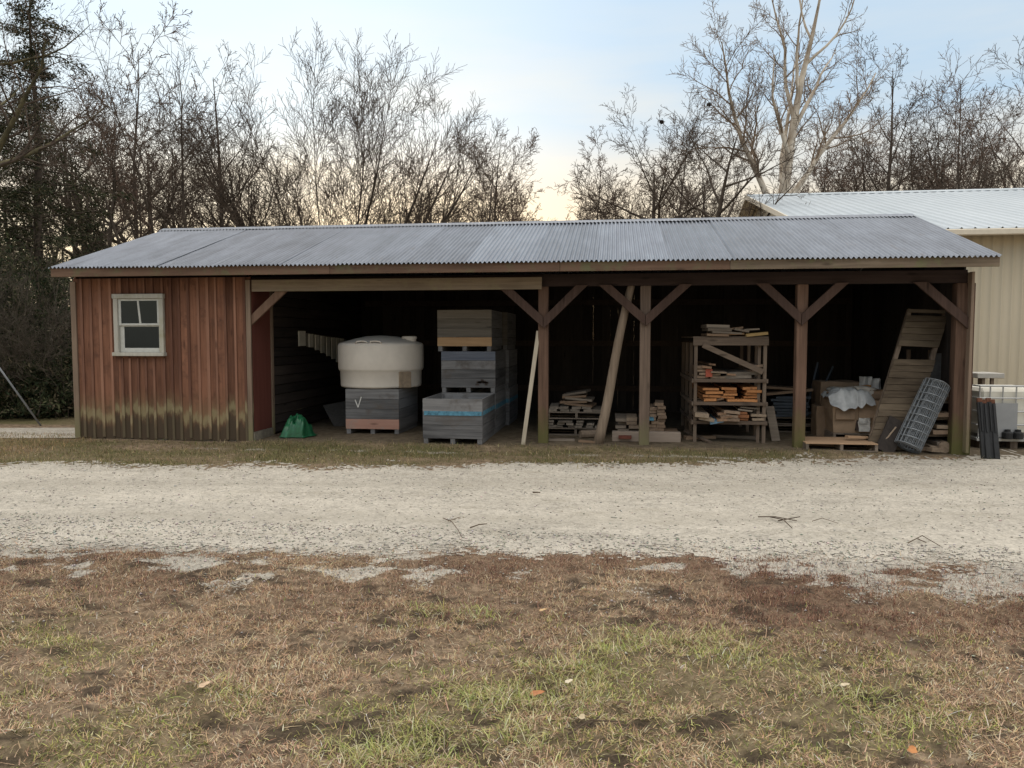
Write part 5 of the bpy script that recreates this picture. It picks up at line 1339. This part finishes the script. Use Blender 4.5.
def raw_tree(form, seed, H, r, lean=(0, 0), rmin=.006):
    P = dict(FORMS[form]); rng = np.random.default_rng(seed); out = [[] for _ in range(5)]; P['rmin'] = rmin
    L0 = {'vase': .17 * H, 'multi': .24 * H, 'scrub': .2 * H}.get(form, .86 * H)
    if form == 'vase': P['ratio'] = [1, .85 * H / L0] + P['ratio'][2:]
    ln = L0; P['ref'] = []
    for q in range(5):
        if q: ln *= P['ratio'][q] * (1 - .55 * P['tapL'][q - 1])
        P['ref'].append(ln)
    grow(rng, np.array([0, 0, -.1]), unit(np.array([lean[0], lean[1], 1.0])), L0, r, 0, P, out)
    # bring to the wanted height
    top = max(q[0][:, 2].max() for l in out for q in l); s = H / top
    if form in ('vase', 'multi', 'scrub', 'oak', 'slender', 'sycamore'):
        out = [[(p * np.array([s, s, s]), rd) for p, rd in l] for l in out]
    return out
TREE_G = 'bare winter trees behind the shed'
def tree(form, seed, px, Y, H, r, label, mt=None, mtw=None, lean=(0, 0), nm='bare_tree', py=300):
    o = raw_tree(form, seed, H, r, lean, .00022 * Y); x = xat(px, Y, py)
    root = thing(nm, label, 'tree', (0, 0, 0), TREE_G)
    V, F = tubes(o[0] + o[1], 8); np_mesh('trunk', V, F, mt or m_bark, root, smooth=True)
    V1, F1 = tubes(o[2], 5); V2, F2 = tubes(o[3] + o[4], 3)
    np_mesh('crown', np.concatenate([V1, V2]), np.concatenate([F1, F2 + len(V1)]), mtw or m_twigs, root, smooth=True)
    root.location = (x, Y, 0); return root
def Ht(py, Y): return onY(512, py, Y).z * 1.0
T = {}
T['big'] = tree('vase', 40, 335, 26, Ht(2, 26), .36, 'big fan-shaped bare tree with a broad dome of twigs behind the shed roof')
T['multi'] = tree('multi', 50, 178, 22, Ht(5, 22), .17, 'many-stemmed bare tree rising behind the left end of the roof')
T['l2'] = tree('slender', 8, 240, 25, Ht(20, 25), .15, 'slim bare tree between the many-stemmed tree and the big fan-shaped one')
T['l3'] = tree('oak', 15, 120, 24, Ht(45, 24), .15, 'crooked bare tree between the conifer and the many-stemmed tree')
T['l4'] = tree('scrub', 22, 215, 21, Ht(130, 21), .08, 'low tangled bare bush-tree just above the roof, left of the slim tree')
T['m1'] = tree('multi', 5, 462, 34, Ht(82, 34), .18, 'mid-sized bare tree right behind the big fan-shaped one')
T['m2'] = tree('slender', 33, 492, 38, Ht(135, 38), .13, 'smaller bare tree right of the big fan-shaped tree, near the yellow sky gap', mtw=m_redtw)
T['m3'] = tree('slender', 36, 520, 42, Ht(165, 42), .11, 'lowest bare tree at the left edge of the yellow sky gap', mtw=m_redtw)
T['r1'] = tree('oak', 12, 650, 30, Ht(72, 30), .27, 'dark round-crowned bare tree over the middle right of the shed roof')
T['r2'] = tree('oak', 33, 706, 29, Ht(86, 29), .22, 'dark spreading bare tree between the round-crowned one and the sycamore')
T['syc'] = tree('sycamore', 3, 764, 40, Ht(-70, 40), .44, 'tall pale-barked sycamore standing above all others on the right', m_syc, m_syctw, nm='sycamore_tree')
T['r3'] = tree('slender', 52, 886, 43, Ht(42, 43), .22, 'bare tree rising highest over the white barn roof right of the sycamore')
T['r4'] = tree('multi', 23, 945, 44, Ht(66, 44), .24, 'bare tree with several stems over the white barn roof', mtw=m_redtw)
T['r5'] = tree('oak', 3, 1005, 44, Ht(62, 44), .22, 'bare tree at the right edge of the photo over the barn roof')
T['r6'] = tree('slender', 60, 820, 44, Ht(110, 44), .13, 'slim bare tree close right of the pale sycamore', mtw=m_redtw)
T['r7'] = tree('slender', 61, 590, 40, Ht(140, 40), .12, 'small bare tree at the right edge of the yellow sky gap', mtw=m_redtw)
# a large tree outside the left edge reaching its limbs in
lt = tree('oak', 73, -72, 14.0, 11.5, .26, 'large tree at the left edge reaching bare mossy limbs into the photo', bark('mossy_bark', (.05, .045, .028), (.13, .115, .065)), lean=(.12, 0))
# copies fill the wood between them
for src, px, Y, sc, rz, lb in (
    ('m2', 405, 40, .95, 1.0, 'bare tree seen through the right half of the big fan-shaped crown'),
    ('l3', 88, 30, 1.2, 1.6, 'bare tree seen right behind the dark conifer'),
    ('r1', 155, 34, 1.25, .9, 'bare tree behind the many-stemmed tree on the left'),
    ('r7', 566, 46, .72, 2.2, 'small bare tree standing in the middle of the yellow sky gap'),
    ('r2', 620, 37, .85, 1.9, 'bare tree left behind the dark round-crowned one'),
    ('r6', 680, 42, 1.0, .7, 'slim bare tree between the two dark trees right of the sky gap'),
    ('r4', 852, 48, .9, 2.6, 'bare tree between the sycamore and the highest tree over the barn'),
    ('r2', 915, 50, 1.15, 3.9, 'bare tree seen behind the right side of the barn roof ridge'),
    ('r3', 972, 49, .88, 2.2, 'slim bare tree between the several-stemmed tree and the right edge'),
    ('m1', 20, 40, 1.3, 3.3, 'bare tree far behind at the left edge of the photo'),
    ('r1', 100, 30, 1.12, 2.4, 'round bare tree just right of the dark conifer'),
    ('m1', 66, 29, 1.15, 1.4, 'bare tree with several stems right behind the tall conifer'),
    ('r6', 140, 27, 1.0, 1.7, 'slim bare tree directly left of the many-stemmed tree'),
    ('m1', 732, 39, .85, 2.8, 'bare tree with several stems close left of the sycamore trunk'),
    ('r1', 690, 38, 1.0, 4.0, 'bare tree behind the two dark trees over the middle of the roof'),
    ('r5', 925, 46, .95, 2.0, 'round bare tree over the barn roof left of the several-stemmed tree'),
    ('m3', 600, 42, .9, 1.0, 'small bare tree at the left foot of the dark round-crowned tree'),
    ('r6', 862, 45, 1.05, 2.9, 'slim bare tree left of the highest tree over the barn'),
    ('r2', 582, 41, .85, 2.7, 'low spreading bare tree at the right edge of the yellow sky gap'),
    ('r7', 838, 46, 1.15, 3.3, 'small bare tree right of the sycamore over the barn roof ridge'),
    ('r6', 955, 47, 1.1, 1.3, 'slim bare tree in front of the several-stemmed tree over the barn roof'),
    ('m1', 1000, 48, 1.2, 2.2, 'bare tree with several stems at the right edge behind the round one'),
    ('r4', 1060, 47, 1.0, .8, 'bare tree just beyond the right edge of the photo')):
    dup(T[src], lb, (xat(px, Y, 300), Y, 0), rz, sc)
# far woods as one mass
protos = []
for k, (fm, hh) in enumerate((('slender', 8.), ('oak', 7.), ('scrub', 5.), ('slender', 9.))):
    P0 = dict(FORMS[fm]); o = raw_tree(fm, 200 + k, hh, .09, rmin=.011)
    V1, F1 = tubes(o[0] + o[1], 4); sub = o[2] + o[3] + o[4][::3]; V2, F2 = tubes(sub, 3)
    protos.append((np.concatenate([V1, V2]), np.concatenate([F1, F2 + len(V1)])))
def massed(name, label, spots):
    Vs, Fs, off = [], [], 0
    for i, (x, y, s, k) in enumerate(spots):
        V, F = protos[k]; a = i * 2.1; c_, s_ = math.cos(a) * s, math.sin(a) * s
        W = np.stack([V[:, 0] * c_ - V[:, 1] * s_ + x, V[:, 0] * s_ + V[:, 1] * c_ + y, V[:, 2] * s], 1)
        Vs.append(W); Fs.append(F + off); off += len(V)
    return tag(np_mesh(name, np.concatenate(Vs), np.concatenate(Fs), m_redtw), label, 'woods', kind='stuff')
rr_ = random.Random(5); sp_ = []
for i in range(24):
    px = -60 + 1180 * (i + rr_.random()) / 24; Y = rr_.uniform(50, 64)
    sp_.append((xat(px, Y, 300), Y, rr_.uniform(.7, 1.15) * (1.05 if px > 800 else .8), rr_.choice((0, 1, 1, 3))))
massed('far_woods', 'hazy mass of bare woods far behind the shed and the barn', sp_)
sp_ = []
for i in range(18):
    px = -40 + 500 * (i + rr_.random()) / 10 if i < 10 and i % 2 else 560 + 500 * (i - 10 + rr_.random()) / 8
    Y = rr_.uniform(27, 40) if px < 700 else rr_.uniform(42, 48); sp_.append((xat(px, Y, 300), Y, rr_.uniform(.8, 1.15) * Y / 33 * (.8 if px > 400 else .9), 2))
massed('bare_thicket', 'tangle of bare brush between the trees behind the shed', sp_)

# evergreens: leaf-sized faces spread along boughs
m_needle = attr_mat('evergreen_needles', .8, .15)
def needles(rng, boughs, per, size, cols, wts, sag=.0):
    """sprays of small flat leaflets along each bough polyline"""
    C, A = [], []
    for pts in boughs:
        pts = np.array(pts); n = len(pts) - 1; t = rng.random(per) ** .75 * n * .999; i = t.astype(int); f = (t - i)[:, None]
        q = pts[i] + (pts[i + 1] - pts[i]) * f; d = pts[i + 1] - pts[i]; d /= np.linalg.norm(d, axis=1, keepdims=True) + 1e-9
        sp = .10 + .16 * (1 - t / n)
        q = q + rng.normal(size=(per, 3)) * np.stack([sp, sp, sp * .45], 1) + np.array([0, 0, -sag]) * rng.random((per, 1))
        C.append(q); A.append(d + rng.normal(size=(per, 3)) * .7 + np.array([0, 0, -.35]))
    C = np.concatenate(C); A = np.concatenate(A); A /= np.linalg.norm(A, axis=1, keepdims=True) + 1e-9
    m = len(C); B = np.cross(A, rng.normal(size=(m, 3))); B /= np.linalg.norm(B, axis=1, keepdims=True) + 1e-9
    ln = size * rng.uniform(.6, 1.5, (m, 1)); wd = ln * .26
    V = np.stack([C - A * ln, C + B * wd, C + A * ln, C - B * wd], 1).reshape(-1, 3)
    F = np.arange(m * 4).reshape(-1, 4)
    col = np.array(cols)[rng.choice(len(cols), m, p=np.array(wts) / sum(wts))] * (1 + .25 * rng.normal(size=(m, 1)))
    return V, F, np.repeat(np.clip(col, .004, .5), 4, 0)
def conifer(px, Y, H, seed, label, spread=2.4, bare=.0, per=150, nb=95, size=.05, py=300):
    rng = np.random.default_rng(seed); x = xat(px, Y, py)
    root = thing('conifer_tree', label, 'tree', (x, Y, 0), 'dark evergreens at the left')
    pts = [(x + .06 * math.sin(k), Y, H * k / 12) for k in range(13)]
    MB().tube(pts, [.16 * (1 - .92 * k / 12) + .008 for k in range(13)], 8).build('trunk', m_bark, root, smooth=True)
    boughs = []
    for i in range(nb):
        t = bare + (1 - bare) * (i + rng.random()) / nb
        if rng.random() < .3: continue
        Lb = spread * (1.12 - t) ** .6 * rng.uniform(.2, 1.45) + .15; a = i * 2.4 + rng.normal() * .4
        p = np.array([x, Y, H * t]); d = np.array([math.cos(a), math.sin(a), .25]); L_ = [p]
        for k in range(5):
            p = p + d * Lb / 5; d = d + np.array([0, 0, -.16]) + rng.normal(size=3) * .1; L_.append(p)
        boughs.append(L_)
    V, F = tubes([(np.array(q), np.linspace(.022, .006, 6)) for q in boughs], 4); np_mesh('boughs', V, F, m_bark, root)
    V, F, c = needles(rng, boughs, per, size, [(.026, .034, .018), (.045, .052, .026), (.07, .066, .038), (.13, .108, .07)], [3.5, 3, 2, 1.4], .12)
    np_mesh('crown', V, F, m_needle, root, col=c)
    return root
conifer(42, 19, Ht(-30, 19), 1, 'tall dark conifer with ragged boughs near the left edge', 2.1, .10, 300, 125)
conifer(-40, 18, Ht(60, 18), 2, 'dark conifer half cut off by the left edge of the photo', 2.3, .05, 300, 110)
conifer(92, 22, Ht(190, 22), 3, 'short dark conifer right of the tall ragged one, behind the shed corner', 1.7, .03, 250, 70)
conifer(10, 21, Ht(180, 21), 4, 'broad low dark conifer at the foot of the tall ragged one', 2.4, .02, 280, 90)
def shrub(px, Y, w_, h_, seed, label, n=60, per=260):
    rng = np.random.default_rng(seed); x = xat(px, Y, 380)
    root = thing('evergreen_shrub', label, 'shrub', (x, Y, 0), 'dark evergreen shrubs at the left')
    boughs = []
    for i in range(n):
        a = rng.uniform(0, 6.28); e = rng.uniform(.1, 1.45); Lb = rng.uniform(.5, 1.0)
        end = np.array([math.cos(a) * math.cos(e) * w_, math.sin(a) * math.cos(e) * w_ * .7, math.sin(e) * h_]) * Lb
        b0 = np.array([x + rng.normal() * w_ * .3, Y + rng.normal() * .3, .05])
        boughs.append([b0 + end * t + np.array([0, 0, .25 * h_ * t * (1 - t)]) + rng.normal(size=3) * .04 for t in np.linspace(0, 1, 6)])
    V, F = tubes([(np.array(q), np.linspace(.02, .005, 6)) for q in boughs], 4); np_mesh('stems', V, F, m_bark, root)
    V, F, c = needles(rng, boughs, per, .05, [(.024, .036, .018), (.042, .054, .025), (.075, .078, .04), (.14, .118, .078)], [3.2, 3, 2, 1.8])
    np_mesh('foliage', V, F, m_needle, root, col=c); return root
shrub(8, 14.9, 1.3, 1.6, 11, 'dark evergreen shrub at the left edge behind the gravel path')
shrub(48, 15.0, 1.2, 1.3, 12, 'dark evergreen shrub behind the path, next to the shed corner')
shrub(84, 15.9, 1.2, 2.0, 13, 'dark evergreen shrub mostly hidden behind the shed corner')
shrub(-35, 14.9, 1.3, 1.8, 14, 'dark evergreen shrub just outside the left edge of the photo')
shrub(30, 16.6, 2.0, 3.9, 15, 'taller dark evergreen shrub between the conifers on the left', 130)
shrub(-15, 17.2, 2.0, 4.6, 16, 'tallest dark evergreen shrub at the left edge of the photo', 130)
shrub(74, 18.0, 1.8, 4.0, 17, 'dark evergreen shrub rising above the left eave of the shed', 120)
# bare saplings in front of the evergreens
for sd, px, Y, H, lb in ((81, 22, 15.0, 4.2, 'thin bare sapling in front of the dark shrubs at the left edge'), (84, 62, 14.9, 3.6, 'thin bare sapling in front of the dark shrubs near the shed corner'), (86, -12, 14.6, 4.4, 'thin bare sapling just outside the left edge of the photo')):
    tree('scrub', sd, px, Y, H, .04, lb, bark('pale_sapling_bark', (.06, .052, .042), (.12, .105, .085)), bark('pale_sapling_twigs', (.06, .05, .04), (.11, .095, .075)), nm='bare_sapling')
# clumps of dead leaves caught in the crowns
m_nest = plain('dead_leaf_clump', (.035, .026, .02), .95, 0, .3, 20)
def nest(tr, px, py, s_, lb):
    """on the branch of that tree nearest to the bearing of the nest"""
    best = None
    for ch in tr.children:
        n_ = len(ch.data.vertices); co = np.empty(n_ * 3); ch.data.vertices.foreach_get('co', co); co = co.reshape(-1, 3) + np.array(tr.location)
        d = co - np.array(_C); z = d @ np.array(_f); u = 512 + FPX * (d @ np.array(_r)) / z; v_ = 384 - FPX * (d @ np.array(_u)) / z
        e = (u - px) ** 2 + (v_ - py) ** 2; k = int(e.argmin())
        if best is None or e[k] < best[0]: best = (e[k], co[k])
    rng = np.random.default_rng(int(px)); m = 260
    m = 110; C = best[1] + rng.normal(size=(m, 3)) * s_ * .45; A = rng.normal(size=(m, 3)); A /= np.linalg.norm(A, axis=1, keepdims=True); B = np.cross(A, rng.normal(size=(m, 3))); B /= np.linalg.norm(B, axis=1, keepdims=True)
    V = np.stack([C - A * .05, C + B * .015, C + A * .05, C - B * .015], 1).reshape(-1, 3)
    tag(np_mesh('leaf_nest', V, np.arange(m * 4).reshape(-1, 4), m_nest), lb, 'nest', 'leaf nests in the bare trees')
nest(T['r1'], 665, 113, .075, 'dark leaf nest in the top of the round-crowned bare tree')
nest(T['r2'], 709, 104, .055, 'small dark leaf nest in the spreading tree left of the sycamore')
